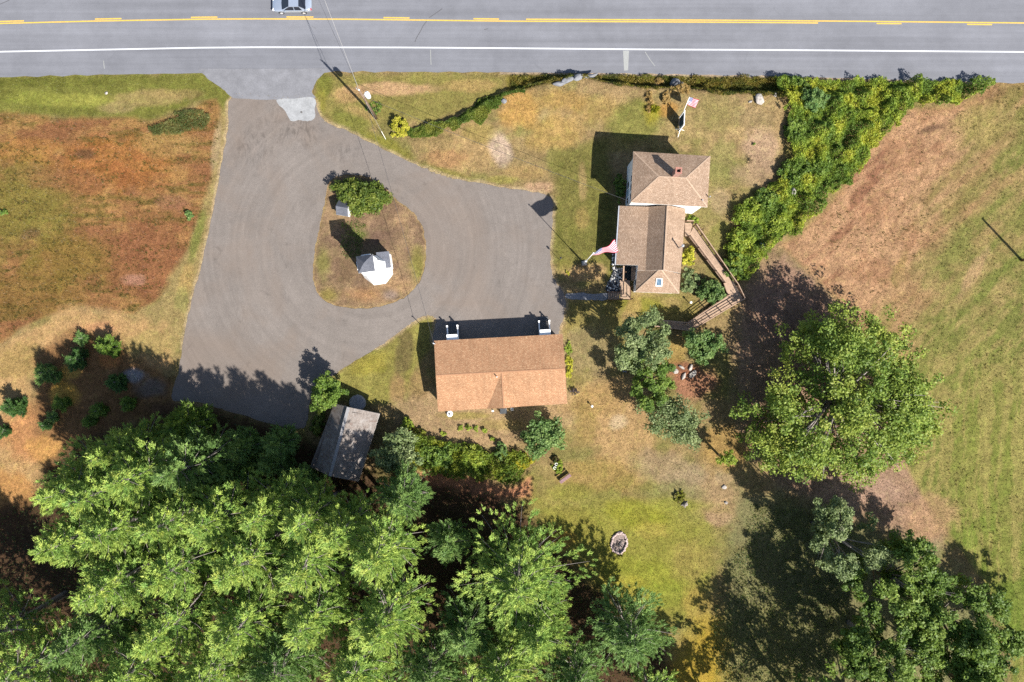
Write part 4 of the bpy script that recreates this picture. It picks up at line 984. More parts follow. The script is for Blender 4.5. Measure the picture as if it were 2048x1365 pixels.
flag(sign, fs1, fs1 - fd * 0.82, fs1 + Vector((1.12, -0.3, -0.10)), fs1 - fd * 0.86 + Vector((1.1, -0.28, -0.35)), 16, 10, 0.05)
# thin post with a feeder beside the drive
fe = empty('bird_feeder', P3(1119, 520), 0, 'thin dark post with a small bird feeder at the edge of the driveway', 'bird feeder')
m_ = MB(); m_.tube([(0, 0, 0), (0, 0, 1.95)], 0.022, 6); m_.build('post', M['wire'], fe)
m_ = MB(); m_.tube([(0, 0, 1.8), (0, 0, 1.86), (0, 0, 2.15), (0, 0, 2.28)], [0.04, 0.11, 0.11, 0.02], 8); m_.build('feeder', M['wire'], fe)
for (px, py, lb, h_) in ((1378, 606, 'short pale bollard lamp on the grass beside the access ramp', 0.8), (1183, 812, 'short pale lamp post on the dry lawn east of the garage', 0.5)):
    o_ = empty('garden_lamp', P3(px, py), 0, lb, 'lamp', 'garden lamps')
    m_ = MB(); m_.tube([(0, 0, 0), (0, 0, h_)], 0.05, 8); m_.build('post', M['black'], o_); m_ = MB(); m_.tube([(0, 0, h_), (0, 0, h_ + 0.14), (0, 0, h_ + 0.2)], [0.12, 0.14, 0.05], 10); m_.build('head', M['white'], o_)

# ------------------------------------------------------------------ silver saloon on the road
cxp, cyp = U(584.5, 10.5, 0.5)
car = empty('car', (cxp, cyp, 0.014), math.pi + 0.004, 'silver saloon car driving along the far lane of the road', 'car')
W2 = 0.90
st_ = [  # x, half width, z sill, z belt, z centre top
    (-2.36, 0.62, 0.42, 0.62, 0.66), (-2.28, 0.74, 0.30, 0.74, 0.80), (-2.05, 0.83, 0.26, 0.86, 0.94), (-1.55, 0.88, 0.24, 0.90, 1.00), (-1.2, 0.90, 0.24, 0.92, 1.01),
    (-0.4, 0.90, 0.23, 0.92, 1.00), (0.4, 0.90, 0.23, 0.90, 0.98), (0.95, 0.90, 0.23, 0.87, 0.96), (1.5, 0.88, 0.24, 0.80, 0.88), (1.95, 0.84, 0.25, 0.72, 0.79), (2.25, 0.72, 0.30, 0.62, 0.67), (2.36, 0.56, 0.38, 0.54, 0.57)]
V = []; F = []
for (x, hw, zs, zb, zt) in st_:
    zm = zs + (zb - zs) * 0.55
    V += [(x, -hw * 0.80, zs), (x, -hw * 0.97, zs + 0.10), (x, -hw, zm), (x, -hw * 0.96, zb), (x, -hw * 0.82, zb + (zt - zb) * 0.6), (x, -hw * 0.4, zt), (x, hw * 0.4, zt), (x, hw * 0.82, zb + (zt - zb) * 0.6), (x, hw * 0.96, zb), (x, hw, zm), (x, hw * 0.97, zs + 0.10), (x, hw * 0.80, zs)]
for a in range(len(st_) - 1):
    for k in range(12):
        F.append((a * 12 + k, a * 12 + (k + 1) % 12, (a + 1) * 12 + (k + 1) % 12, (a + 1) * 12 + k))
F.append(tuple(range(12))[::-1]); F.append(tuple((len(st_) - 1) * 12 + k for k in range(12)))
F = [f[::-1] for f in F]
me = bpy.data.meshes.new('body'); me.from_pydata(V, [], F); me.update()
for p in me.polygons: p.use_smooth = True
body = link('body', me, M['carpaint'], car); ss = body.modifiers.new('sub', 'SUBSURF'); ss.levels = ss.render_levels = 2
RB = [(-1.72, 0.80, 0.94), (-1.0, 0.62, 1.40), (0.15, 0.64, 1.43), (1.08, 0.78, 0.93)]     # rear glass base, roof rear, roof front, windscreen base
rf = MB(); (x0, w0, z0), (x1, w1, z1), (x2, w2, z2), (x3, w3, z3) = RB
rf.poly([(x1, -w1, z1), (x2, -w2, z2), (x2, w2, z2), (x1, w1, z1)])
rf.poly([(x1, -w1, z1), (x1 - 0.12, -0.84, 0.93), (x1 + 0.02, -0.84, 0.93), (x1 + 0.12, -w1, z1)])
for s in (-1, 1):
    rf.poly([(x0, s * w0, z0), (x1, s * w1, z1), (x1 + 0.10, s * 0.86, 0.92), (x0 + 0.4, s * 0.87, 0.92)])
    rf.poly([(x2, s * w2, z2), (x3, s * w3, z3), (x3 - 0.1, s * 0.86, 0.9), (x2 - 0.05, s * w2 * 1.02, z2 - 0.03)])
    rf.bar((x1 + 0.02, s * (w1 + 0.01), z1 - 0.01), (x2, s * (w2 + 0.01), z2 - 0.01), 0.06, 0.05)
    rf.bar((-0.38, s * 0.645, 1.41), (-0.40, s * 0.865, 0.93), 0.06, 0.05)
rf.build('roof_panel', M['carpaint'], car)
gl = MB(); gl.poly([(x2 + 0.02, -w2 + 0.03, z2 - 0.01), (x3, -w3 + 0.04, z3 + 0.02), (x3 + 0.05, 0, z3 + 0.04), (x3, w3 - 0.04, z3 + 0.02), (x2 + 0.02, w2 - 0.03, z2 - 0.01)]); gl.build('windscreen', M['glass'], car)
gl = MB(); gl.poly([(x1 - 0.02, -w1 + 0.03, z1 - 0.01), (x0, -w0 + 0.04, z0 + 0.02), (x0 - 0.04, 0, z0 + 0.04), (x0, w0 - 0.04, z0 + 0.02), (x1 - 0.02, w1 - 0.03, z1 - 0.01)]); gl.build('rear_window', M['glass'], car)
for s in (-1, 1):
    for xa, xb, xc, xd in ((-1.0, -0.40, -0.44, -1.32), (-0.34, 0.12, 0.80, -0.36)):
        gl = MB(); gl.poly([(xa, s * 0.652, 1.385), (xb, s * 0.655, 1.395), (xc, s * 0.862, 0.95), (xd, s * 0.862, 0.95)]); gl.build('side_window', M['glass'], car)
    mr = MB(); mr.box((0.72, s * 0.98, 0.98), (0.12, 0.2, 0.13)); mr.build('wing_mirror', M['carpaint'], car, False, 0.03)
    for x in (-1.36, 1.32):
        wh = MB(); wh.tube([(x, s * 0.70, 0.32), (x, s * 0.86, 0.32), (x, s * 0.915, 0.32)], [0.32, 0.32, 0.29], 20); wo = wh.build('wheel', M['tyre'], car)
        ri = MB(); ri.tube([(x, s * 0.90, 0.32), (x, s * 0.925, 0.32)], [0.21, 0.18], 12); ri.build('rim', M['rim'], wo)
    hl = MB(); hl.box((2.18, s * 0.58, 0.62), (0.22, 0.3, 0.12), s * -0.35); hl.build('headlight', M['lamp_lens'], car, False, 0.02)
    tl = MB(); tl.box((-2.27, s * 0.62, 0.72), (0.16, 0.26, 0.13), s * 0.3); tl.build('tail_light', M['red'], car, False, 0.02)
    hd_ = MB(); [hd_.box((x, s * 0.895, 0.8), (0.16, 0.03, 0.03)) for x in (-0.75, 0.1)]; hd_.build('door_handle', M['carpaint'], car)
bp = MB(); bp.box((2.33, 0, 0.42), (0.12, 1.2, 0.12)); bp.build('grille', M['black'], car)

# ------------------------------------------------------------------ rocks and small things
def rock_mesh(seed, sub=3, flat=0.6, rough=0.35):
    import bmesh
    b = bmesh.new(); bmesh.ops.create_icosphere(b, subdivisions=sub, radius=1.0); r = random.Random(seed)
    ax_ = [(Vector((r.uniform(-1, 1), r.uniform(-1, 1), r.uniform(-1, 1))).normalized(), r.uniform(0.55, 0.9)) for _ in range(7)]
    for v in b.verts:
        p = v.co.copy()
        for n, d in ax_:
            k = p.dot(n)
            if k > d: p -= n * (k - d)
        p *= 1 + r.uniform(-rough, rough) * (0.22 if sub < 3 else 0.12) + 0.06 * math.sin(5 * p.x + seed) * math.sin(4 * p.y + 2 * seed); p.z *= flat; v.co = p
    me = bpy.data.meshes.new('rock'); b.to_mesh(me); b.free()
    for p in me.polygons: p.use_smooth = sub > 1
    return me
ROCKS = [rock_mesh(k) for k in range(6)]
for me_ in ROCKS: me_.materials.append(M['rock'])
ROCKD = [rock_mesh(k + 20) for k in range(4)]
for me_ in ROCKD: me_.materials.append(M['rock_dark'])
def rock(px, py, sx, sy, h, label, cat='rock', group=None, lib=ROCKS, rz=0.0, name='rock', up=0.0):
    o = bpy.data.objects.new(name, random.choice(lib)); col.objects.link(o)
    p = P3(px, py); o.location = (p.x, p.y, p.z + h * 0.35 + up); o.scale = (sx, sy, h); o.rotation_euler = (0, 0, rz)
    return tag(o, label, cat, group)
rock(1510.5, 207, 0.6, 0.72, 0.55, 'pale lichen-covered boulder on the lawn beside the thicket', 'boulder', None, ROCKS, 0.4, 'boulder')
rock(1493, 212, 0.28, 0.16, 0.2, 'small flat pale stone left of the lawn boulder', 'rock', None, ROCKS, 0.5)
rock(1542, 198.5, 0.24, 0.26, 0.3, 'small white stone at the thicket edge right of the lawn boulder', 'rock')
rock(1582, 386, 0.33, 0.5, 0.9, 'pale grey stone showing through the middle of the thicket', 'rock', None, ROCKS, 0.3, 'rock', 0.35)
rock(1522, 492, 0.4, 0.42, 0.9, 'white stone at the lower end of the thicket', 'rock', None, ROCKS, 0.9, 'rock', 0.2)
rock(1348, 169.5, 0.62, 0.55, 0.95, 'dark rounded boulder with sunlit top beside the stone steps', 'boulder', None, ROCKD, 0.2, 'boulder', 0.15)
rock(1362.5, 170.5, 0.22, 0.3, 0.6, 'small grey rock right of the dark boulder on the bank', 'rock', None, ROCKD)
for k, (x, y, sx, sy, lb) in enumerate(((1175, 161.5, 1.3, 0.35, 'largest of the ledge rocks on the front bank'), (1154, 164.5, 0.7, 0.4, 'middle ledge rock on the front bank'), (1133, 170, 0.8, 0.35, 'lower ledge rock on the front bank'), (1118, 177, 0.9, 0.3, 'westernmost ledge rock on the front bank'))):
    rock(x, y, sx, sy, 0.4, lb, 'rock', 'ledge rocks along the front bank', ROCKD, math.radians(20 if k < 3 else 8), 'ledge_rock')
rock(1008, 208, 0.35, 0.3, 0.5, 'grey stone at the end of the curved bank planting', 'rock', None, ROCKD)
rock(213, 187, 0.2, 0.2, 0.2, 'small white stone on the left roadside verge', 'rock')
rock(1448, 974, 0.32, 0.3, 0.22, 'tan stone on the dry back lawn', 'rock'); rock(1452, 1006, 0.24, 0.2, 0.2, 'smaller tan stone below the other on the back lawn', 'rock')
for k, (x, y, sx, sy, rz, lb) in enumerate(((1363, 735, 0.42, 0.17, -0.55, 'top left'), (1381, 736, 0.22, 0.46, -0.35, 'top right'), (1350.5, 742, 0.34, 0.42, 0.3, 'leftmost'), (1366.5, 754, 0.24, 0.52, -0.45, 'bottom left'), (1385.5, 749, 0.36, 0.62, -0.75, 'largest, bottom right'))):
    rock(x, y, sx, sy, 0.3, f'pale jagged slab in the mulch bed, {lb} of five', 'rock', 'pale slabs in the mulch bed', ROCKS, rz, 'slab')
# stone steps through the bank
sp = empty('stone_steps', P3(1314, 190), 0, 'grey stone steps climbing the bank between dry ornamental grasses', 'steps')
for k in range(7):
    y = 207 - k * 6; m_ = MB(); p = P3(1315 - 0.5 * k, y) - sp.location; m_.box((p.x, p.y, 1.05 - 0.15 * k - sp.location.z), (0.85, 0.3, 0.12), 0.03); m_.build('step', M['stepstone'] if k else M['rock'], sp, False, 0.02)
def stones(n, fn, lib, name, label, smin, smax, kind='stuff', parent=None, mat=None):
    """many stones too small to pick apart, joined in one mesh"""
    V = []; F = []; off = 0
    src = []
    for me_ in lib:
        v = np.array([q.co[:] for q in me_.vertices]); f = np.array([q.vertices[:] for q in me_.polygons]); src.append((v, f))
    for k in range(n):
        v, f = src[k % len(src)]; x, y, z = fn(k); s = np.array([random.uniform(smin, smax), random.uniform(smin, smax), random.uniform(smin, smax)]); a = random.uniform(0, 6.28)
        R = np.array([[math.cos(a), -math.sin(a), 0], [math.sin(a), math.cos(a), 0], [0, 0, 1]])
        V.append((v * s) @ R.T + np.array([x, y, z])); F.append(f + off); off += len(v)
    o = bigmesh(name, np.concatenate(V), np.concatenate(F), mat, parent)
    if kind: o['kind'] = kind
    if label: o['label'] = label
    return o
LOW = [rock_mesh(40 + k, 1, 0.7, 0.6) for k in range(4)]
def speck_mat():
    m, t, p = nodes('mixed_stones'); oi = N(t, 'ShaderNodeNewGeometry')
    r = N(t, 'ShaderNodeValToRGB'); t.links.new(oi.outputs['Random Per Island'], r.inputs[0])
    r.color_ramp.elements[0].color = (0.035, 0.036, 0.045, 1); r.color_ramp.elements[1].color = (0.62, 0.6, 0.56, 1)
    r.color_ramp.elements[0].position = 0.45; r.color_ramp.elements[1].position = 0.78
    t.links.new(r.outputs[0], p.inputs['Base Color']); p.inputs['Roughness'].default_value = 0.9; return m
M['mixed'] = speck_mat()
BED = [(1232, 536), (1245, 537), (1243, 560), (1239, 583), (1214, 585), (1210, 578), (1222, 556), (1226, 545)]
bedpts = []
while len(bedpts) < 260:
    x, y = random.uniform(1209, 1246), random.uniform(534, 586)
    if inside(BED, np.array([x]), np.array([y]))[0]: bedpts.append((*U(x, y), random.uniform(0.02, 0.16)))
bedpts += [(*U(random.uniform(1225, 1230), random.uniform(505, 540)), 0.05) for _ in range(45)]
sheet('stone_bed_base', BED, 0.05, M['dark'])
sb = stones(len(bedpts), lambda k: bedpts[k], LOW, 'stone_bed', 'bed of loose white and dark stones beside the entry deck', 0.08, 0.2, 'stuff', None, M['mixed']); sb['category'] = 'stones'
# fire pit
fpx, fpy = 1238, 1086; fpit = empty('fire_pit', P3(fpx, fpy), math.radians(-12), 'oval fire pit ringed with pale stones on the green lawn', 'fire pit')
ringp = [(0.9 * math.cos(a) * random.uniform(0.92, 1.1), 1.18 * math.sin(a) * random.uniform(0.92, 1.1), random.uniform(0.04, 0.2)) for a in np.linspace(0, 6.28, 110)]
M['pit'] = plain('pit_stone', L(226, 200, 190), 0.95, 0, 0.35, 6)
stones(len(ringp), lambda k: ringp[k], LOW, 'stone_ring', None, 0.09, 0.19, 'stuff', fpit, M['pit'])
m_ = MB(); m_.poly([(0.78 * math.cos(a), 1.05 * math.sin(a), 0.03) for a in np.linspace(0, 6.28, 25)[:-1]]); m_.build('ash_bed', M['ash'], fpit)
for k in range(7):
    a = random.uniform(0, 3.14); c0 = Vector((random.uniform(-0.3, 0.3), random.uniform(-0.5, 0.5), 0.12 + 0.03 * k)); d0 = Vector((math.cos(a), math.sin(a), 0.1)) * random.uniform(0.2, 0.4)
    m_ = MB(); m_.tube([c0 - d0, c0 + d0], random.uniform(0.03, 0.06), 7); m_.build('charred_log', M['oldwood'] if k % 2 else M['black'], fpit)
# bench with planting
be = empty('bench', P3(1130, 956), math.radians(37), 'low brown wooden bench backing onto a small flower bed on the lawn', 'bench')
for k in range(4):
    m_ = MB(); m_.box((0, -0.16 + k * 0.105, 0.45), (1.55, 0.09, 0.04)); m_.build('slat', M['bench'], be)
for x in (-0.62, 0.62):
    for y in (-0.14, 0.14):
        m_ = MB(); m_.box((x, y, 0.22), (0.07, 0.07, 0.43)); m_.build('leg', M['bench'], be)
for z in (0.62, 0.76):
    m_ = MB(); m_.box((0, 0.24, z), (1.55, 0.04, 0.1)); m_.build('back_slat', M['oldwood'], be)
for x in (-0.62, 0.62):
    m_ = MB(); m_.box((x, 0.2, 0.6), (0.06, 0.05, 0.4)); m_.build('back_post', M['oldwood'], be)
for (dx, dy, lb) in ((1112, 927.5, 'small white ring ornament behind the bench planting'), (1109, 935, 'greenish ring ornament in the bench planting')):
    o_ = empty('ring_ornament', P3(dx, dy, 0.0), 0, lb, 'ornament', 'ring ornaments'); m_ = MB(); m_.tube([(0.15 * math.cos(a), 0.15 * math.sin(a), 0.5) for a in np.linspace(0, 5.4, 14)], 0.028, 7); m_.build('ring', M['white'], o_); m_ = MB(); m_.tube([(0.17, 0, 0), (0.17, 0, 0.5)], 0.02, 6); m_.build('stem', M['metal'], o_)
# tree stump with moss
stu = empty('stump', P3(1369, 1008), 0.4, 'grey weathered tree stump with sprouts on the back lawn', 'stump')
m_ = MB(); m_.tube([(0, 0, 0), (0.02, 0.02, 0.25), (0.08, 0.03, 0.62), (0.05, 0.0, 0.7)], [0.34, 0.24, 0.2, 0.06], 9); m_.build('trunk', M['bark_pale'], stu)
for a in (0.3, 1.7, 3.1, 4.4):
    m_ = MB(); m_.tube([(0.18 * math.cos(a), 0.18 * math.sin(a), 0.16), (0.5 * math.cos(a), 0.5 * math.sin(a), 0.02)], [0.1, 0.03], 6); m_.build('root', M['bark_pale'], stu)

# ------------------------------------------------------------------ vegetation
def unit(v): return v / (np.linalg.norm(v, axis=-1, keepdims=True) + 1e-9)
def rdir(n, r=rng): return unit(r.normal(size=(n, 3)))
def kites(c, nrm, size, asp):
    """diamond leaves; returns vertices (4n,3) and faces (n,4)"""
    n = len(c); t = unit(np.cross(nrm, rdir(n))); b = np.cross(nrm, t); s = np.asarray(size)[:, None]
    V = np.stack([c - t * s, c + b * s * asp - t * s * 0.15, c + t * s, c - b * s * asp - t * s * 0.15], 1).reshape(-1, 3)
    return V, np.arange(4 * n).reshape(n, 4)
def pal(palette, t):
    P = np.array([L(*p) for p in palette]); t = np.clip(t, 0, 0.9999) * (len(P) - 1); i = t.astype(int); f = (t - i)[:, None]
    return P[i] * (1 - f) + P[np.minimum(i + 1, len(P) - 1)] * f
GREEN = [(84, 116, 50), (122, 150, 60), (160, 180, 78)]
OAK = [(98, 128, 54), (130, 156, 64), (164, 180, 76), (184, 184, 80)]
OLIVE = [(104, 126, 76), (144, 160, 102), (178, 188, 128)]
FIR = [(58, 90, 50), (84, 120, 60), (116, 150, 76)]
DKGREEN = [(78, 106, 48), (118, 146, 60), (164, 182, 82)]
PINE = [(96, 138, 72), (142, 176, 84), (182, 202, 94), (206, 212, 100)]
BLUEPINE = [(86, 122, 66), (124, 156, 82), (166, 188, 98)]
YEL = [(150, 156, 46), (206, 198, 62), (236, 222, 92)]
LIME = [(114, 142, 46), (156, 174, 60), (192, 200, 82)]
GOLD = [(110, 124, 34), (164, 160, 36), (206, 184, 40)]
BLUEG = [(88, 124, 66), (124, 154, 82), (164, 186, 108)]
RHODO = [(72, 96, 34), (112, 130, 50), (154, 160, 68)]
DRY = [(176, 142, 84), (216, 176, 108), (240, 206, 140)]
def crown(name, parent, clumps, rc, per, palette, size, asp=0.6, upbias=0.6, flatz=0.7, mat='leaf', bright=1.0, origin=None, hue=None):
    """leaf clumps: clumps (n,3) world centres, rc (n,) radii"""
    n = len(clumps); idx = np.repeat(np.arange(n), per); m = len(idx)
    d = rdir(m); r = rng.random(m) ** 0.45
    c = clumps[idx] + d * (r * rc[idx])[:, None] * np.array([1, 1, flatz])
    nrm = unit(d * 0.45 + np.array([0, 0, upbias]) + rdir(m) * 0.65)
    s = size * rng.uniform(0.65, 1.35, m)
    V, F = kites(c, nrm, s, asp)
    base = (rng.random(n) if hue is None else hue)[idx] * 0.65 + rng.random(m) * 0.35
    C = pal(palette, base) * rng.uniform(0.72, 1.2, m)[:, None] * bright * 1.3
    if origin is not None: V = V - np.array(origin)
    o = bigmesh(name, V, F, M[mat], parent, np.repeat(C, 4, 0))
    return o
def limbs(parent, tubes, mat='bark', name='trunk'):
    mb = MB()
    for pts, rad, n in tubes: mb.tube(pts, rad, n, True)
    return mb.build(name, M[mat], parent, True)
def tree(label, px, py, h, R, nclump, per, palette, cb=0.28, size=0.2, group=None, mat='bark', hmid=None, name='deciduous_tree', rcf=(0.15, 0.24), gap=0.0, sq=1.0, bright=1.0, rz=0.0, cat='tree', nl=16, tr=None, surf=0.42, droop=0.0, lobes=0):
    """px, py: where the middle of the crown shows in the photograph"""
    hm = hmid if hmid is not None else h * 0.6
    x, y = U(px, py, hm); z0 = float(gz(x, y))
    e = empty(name, (x, y, z0), 0, label, cat, group)
    zc = h * (cb + 1) / 2; hz = h * (1 - cb) / 2
    ph = rng.uniform(0, 6.28, 4)
    d = rdir(nclump * 2); d[:, 2] = np.abs(d[:, 2]) * np.where(rng.random(len(d)) < 0.25, -1, 1)
    a = np.arctan2(d[:, 1], d[:, 0]); prof = 1 + 0.16 * np.sin(3 * a + ph[0]) + 0.10 * np.sin(5 * a + ph[1]) + 0.08 * np.sin(8 * a + ph[2])
    r = rng.random(len(d)) ** surf * prof * 0.88
    ca, sa = math.cos(rz), math.sin(rz)
    ex, ey = d[:, 0] * r * R, d[:, 1] * r * R * sq
    c = np.stack([ex * ca - ey * sa, ex * sa + ey * ca, zc + d[:, 2] * r * hz - droop * h * (d[:, 0] ** 2 + d[:, 1] ** 2) * r * r], 1)[:nclump]
    c[:, 2] = np.maximum(c[:, 2], 0.7 + 0.05 * h)
    hue = None
    if lobes:
        li = rng.integers(0, lobes, nclump); far = np.argsort(-np.linalg.norm(c / np.array([R, R, hz]) - np.array([0, 0, zc / hz]), axis=1))
        lc = c[np.concatenate([far[:nclump // 2][rng.permutation(nclump // 2)[:int(lobes * 0.75)]], rng.integers(0, nclump, lobes)])][:lobes]
        c = lc[li] + rng.normal(size=(nclump, 3)) * R * np.array([0.10, 0.10, 0.065]); hue = np.clip(rng.random(lobes)[li] * 0.7 + rng.random(nclump) * 0.3, 0, 1)
        c[:, 2] = np.maximum(c[:, 2], 0.7 + 0.05 * h)
    if gap > 0:
        keep = fbm(c[:, 0] + 50, c[:, 1] + 80 + c[:, 2] * 0.4, R * 0.45, int(px) % 90 + 100, 2) > gap
        c = c[keep]; hue = None if hue is None else hue[keep]
    rc = R * rng.uniform(rcf[0], rcf[1], len(c))
    crown('crown', e, c, rc, per, palette, size, bright=bright, hue=hue)
    rt = (0.022 * h + 0.03) if tr is None else tr
    tubes = [([(0, 0, -0.15), (rng.normal() * 0.1, rng.normal() * 0.1, h * cb), (rng.normal() * 0.3, rng.normal() * 0.3, h * 0.8)], [rt, rt * 0.75, rt * 0.2], 8)]
    for k in range(min(nl, len(c))):
        q = c[k]; s0 = h * (cb * 0.7 + 0.3 * rng.random()); mid = (q * np.array([0.5, 0.5, 1])); mid[2] = s0 + (q[2] - s0) * 0.6
        tubes.append(([(0, 0, s0), tuple(mid), tuple(q)], [rt * 0.36, rt * 0.22, rt * 0.06], 5))
        for j in range(2):
            w_ = q + rng.normal(size=3) * R * 0.06; tubes.append(([tuple(mid), tuple((mid + w_) / 2 + rng.normal(size=3) * 0.15), tuple(w_)], [rt * 0.16, rt * 0.1, rt * 0.03], 4))
    limbs(e, tubes, mat)
    return e
def shrub(label, px, py, rx, ry, h, nclump, per, palette, size=0.12, group=None, name='shrub', cat='shrub', rz=0.0, z=0.0, bright=1.0, asp=0.55, hole=False, rcf=(0.16, 0.26), up=0.6):
    """low rounded plant; px, py its middle at half height, rx, ry in metres"""
    x, y = U(px, py, h * 0.5); z0 = float(gz(x, y)) + z
    e = empty(name, (x, y, z0), 0, label, cat, group)
    d = rdir(nclump); d[:, 2] = np.abs(d[:, 2]); a = np.arctan2(d[:, 1], d[:, 0])
    r = rng.random(nclump) ** 0.35 * (1 + 0.12 * np.sin(3 * a + rng.random() * 6) + 0.08 * np.sin(7 * a)) * 0.86
    ca, sa = math.cos(rz), math.sin(rz); ex, ey = d[:, 0] * r * rx, d[:, 1] * r * ry
    c = np.stack([ex * ca - ey * sa, ex * sa + ey * ca, h * 0.12 + d[:, 2] * r * h * 0.8], 1)
    if hole: c = c[(np.hypot(c[:, 0] / rx, c[:, 1] / ry) > 0.28)]
    rc = min(rx, ry) * rng.uniform(rcf[0], rcf[1], len(c))
    crown('foliage', e, c, rc, per, palette, size, asp, bright=bright, upbias=up)
    tb = [([(0, 0, -0.05), tuple(q * np.array([0.4, 0.4, 0.5])), tuple(q)], [0.045 * h ** 0.5, 0.03 * h ** 0.5, 0.008], 4) for q in c[:min(10, len(c))]]
    limbs(e, tb, 'bark', 'stem')
    return e
def pine(label, px, py, h, R, palette=PINE, group='pines of the wood', bare=0.32, name='pine_tree', dens=1.0, bright=1.0, tuft=0.27, limbmat='bark_pale', lean=(0, 0)):
    """px, py: where the tree top shows in the photograph"""
    x, y = U(px, py, h * 0.9); z0 = float(gz(x, y))
    e = empty(name, (x, y, z0), 0, label, 'tree', group)
    tubes = [([(0, 0, -0.2), (0.1, 0.05, h * 0.5), (0, 0, h * 0.985)], [0.02 * h, 0.014 * h, 0.02], 8)]
    cs = []; outs = []; hs = []
    zl = h * bare; k0 = rng.uniform(0, 6.28); sc_ = tuft / 0.27
    while zl < h * 0.985:
        t = zl / h; prof = min(1.0, (1 - t) * 2.0 + 0.05) * (0.70 + 0.30 * min(1, (t - bare) / 0.12 + 0.25))
        nb = int(rng.integers(4, 6)) if t < 0.88 else 4
        k0 += 0.9
        for b in range(nb):
            if rng.random() < 0.08: continue
            az = k0 + b * 6.283 / nb + rng.normal() * 0.2; Lb = max(0.25, R * prof * rng.uniform(0.6, 1.16))
            rise = Lb * rng.uniform(0.08, 0.34) * (0.4 + t)
            o = np.array([math.cos(az), math.sin(az), 0.0]); sd_ = np.array([-o[1], o[0], 0.0]); p0 = np.array([0, 0, zl]); bow = -0.05 * Lb
            def at(s): return p0 + o * (Lb * s)[:, None] + np.array([0, 0, 1]) * (rise * s ** 1.6 + bow * np.sin(s * 3.14))[:, None]
            q = at(np.array([0.0, 0.5, 0.95])); tubes.append(([tuple(v) for v in q], [0.006 * h * (1 - t) + 0.022, 0.003 * h * (1 - t) + 0.014, 0.008], 4))
            n = max(2, int(round(Lb * 6.4 * dens / sc_)))
            s = np.linspace(0.30, 1.0, n) + rng.normal(size=n) * 0.04
            wd = Lb * 0.30 * np.sin(np.clip(s, 0, 1) * 2.7) ** 0.8 + 0.04
            lat = np.where(np.arange(n) % 2, 1, -1) * rng.uniform(0.25, 1.0, n); lat[-1] *= 0.1
            c = at(s) + sd_ * (lat * wd)[:, None] + o * (-np.abs(lat) * wd * 0.35)[:, None] + rng.normal(size=(n, 3)) * np.array([0.05, 0.05, 0.06])
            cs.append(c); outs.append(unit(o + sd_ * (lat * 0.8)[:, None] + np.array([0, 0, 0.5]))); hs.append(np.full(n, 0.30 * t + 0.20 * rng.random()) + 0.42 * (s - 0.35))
        zl += rng.uniform(0.66, 1.0) * (max(h, 9) / 16) ** 0.4 * (1.0 if t < 0.8 else 0.75)
    c = np.concatenate(cs); o = np.concatenate(outs); hv = np.concatenate(hs)
    B = 24; m = len(c); ci = np.repeat(c, B, 0); oi = np.repeat(o, B, 0)
    ci = ci + rng.normal(size=(m * B, 3)) * np.array([0.08, 0.08, 0.06]) * sc_ + oi * (rng.normal(size=m * B) * 0.14 * sc_)[:, None]
    d = unit(oi * 0.95 + np.array([0, 0, 0.35]) + rdir(m * B) * 0.70); d[:, 2] = np.abs(d[:, 2]) * 0.75 - 0.04
    ln = tuft * rng.uniform(0.8, 1.4, m * B)[:, None]; up_ = np.array([0, 0, 1.0]) + rdir(m * B) * 0.7; s_ = unit(np.cross(d, up_)); wd = tuft * 0.30
    V = np.stack([ci - s_ * wd * 0.6, ci + d * ln, ci + s_ * wd * 0.6], 1).reshape(-1, 3)
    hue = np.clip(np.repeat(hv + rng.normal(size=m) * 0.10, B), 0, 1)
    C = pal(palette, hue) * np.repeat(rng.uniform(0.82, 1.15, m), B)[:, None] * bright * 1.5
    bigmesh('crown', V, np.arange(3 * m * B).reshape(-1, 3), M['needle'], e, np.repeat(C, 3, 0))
    limbs(e, tubes, limbmat)
    return e
def mass(name, label, cat, poly, n, hfn, palette, size, bright=1.0, asp=0.5, hue_seed=90, up=0.45, mat='leaf', low=0.25, lean=None):
    """uncountable low growth inside a polygon (photograph pixels)"""
    P = np.asarray(poly, float); lo, hi = P.min(0), P.max(0); pts = np.empty((0, 2))
    while len(pts) < n:
        q = rng.uniform(lo, hi, (n * 2, 2)); pts = np.concatenate([pts, q[sdist(poly, q[:, 0], q[:, 1]) + (fbm(q[:, 0], q[:, 1], 16, 95, 3) - 0.5) * 26 > 0]])
    pts = pts[:n]; X = (pts[:, 0] - CX) / S; Y = (CY - pts[:, 1]) / S
    hh = hfn(pts[:, 0], pts[:, 1]); Z = gz(X, Y) + hh * (low + (1 - low) * rng.random(n) ** 0.5)
    c = np.stack([X, Y, Z], 1); nrm = unit(np.array([0, 0, up]) + rdir(n) * 0.8)
    V, F = kites(c, nrm, size * rng.uniform(0.6, 1.4, n), asp)
    t = fbm(pts[:, 0], pts[:, 1], 26, hue_seed, 3); t = np.clip((t - 0.30) / 0.4, 0, 1) * 0.75 + rng.random(n) * 0.25
    C = pal(palette, t) * rng.uniform(0.7, 1.2, n)[:, None] * bright
    o = bigmesh(name, V, F, M[mat], None, np.repeat(C, 4, 0)); return tag(o, label, cat, None, 'stuff')

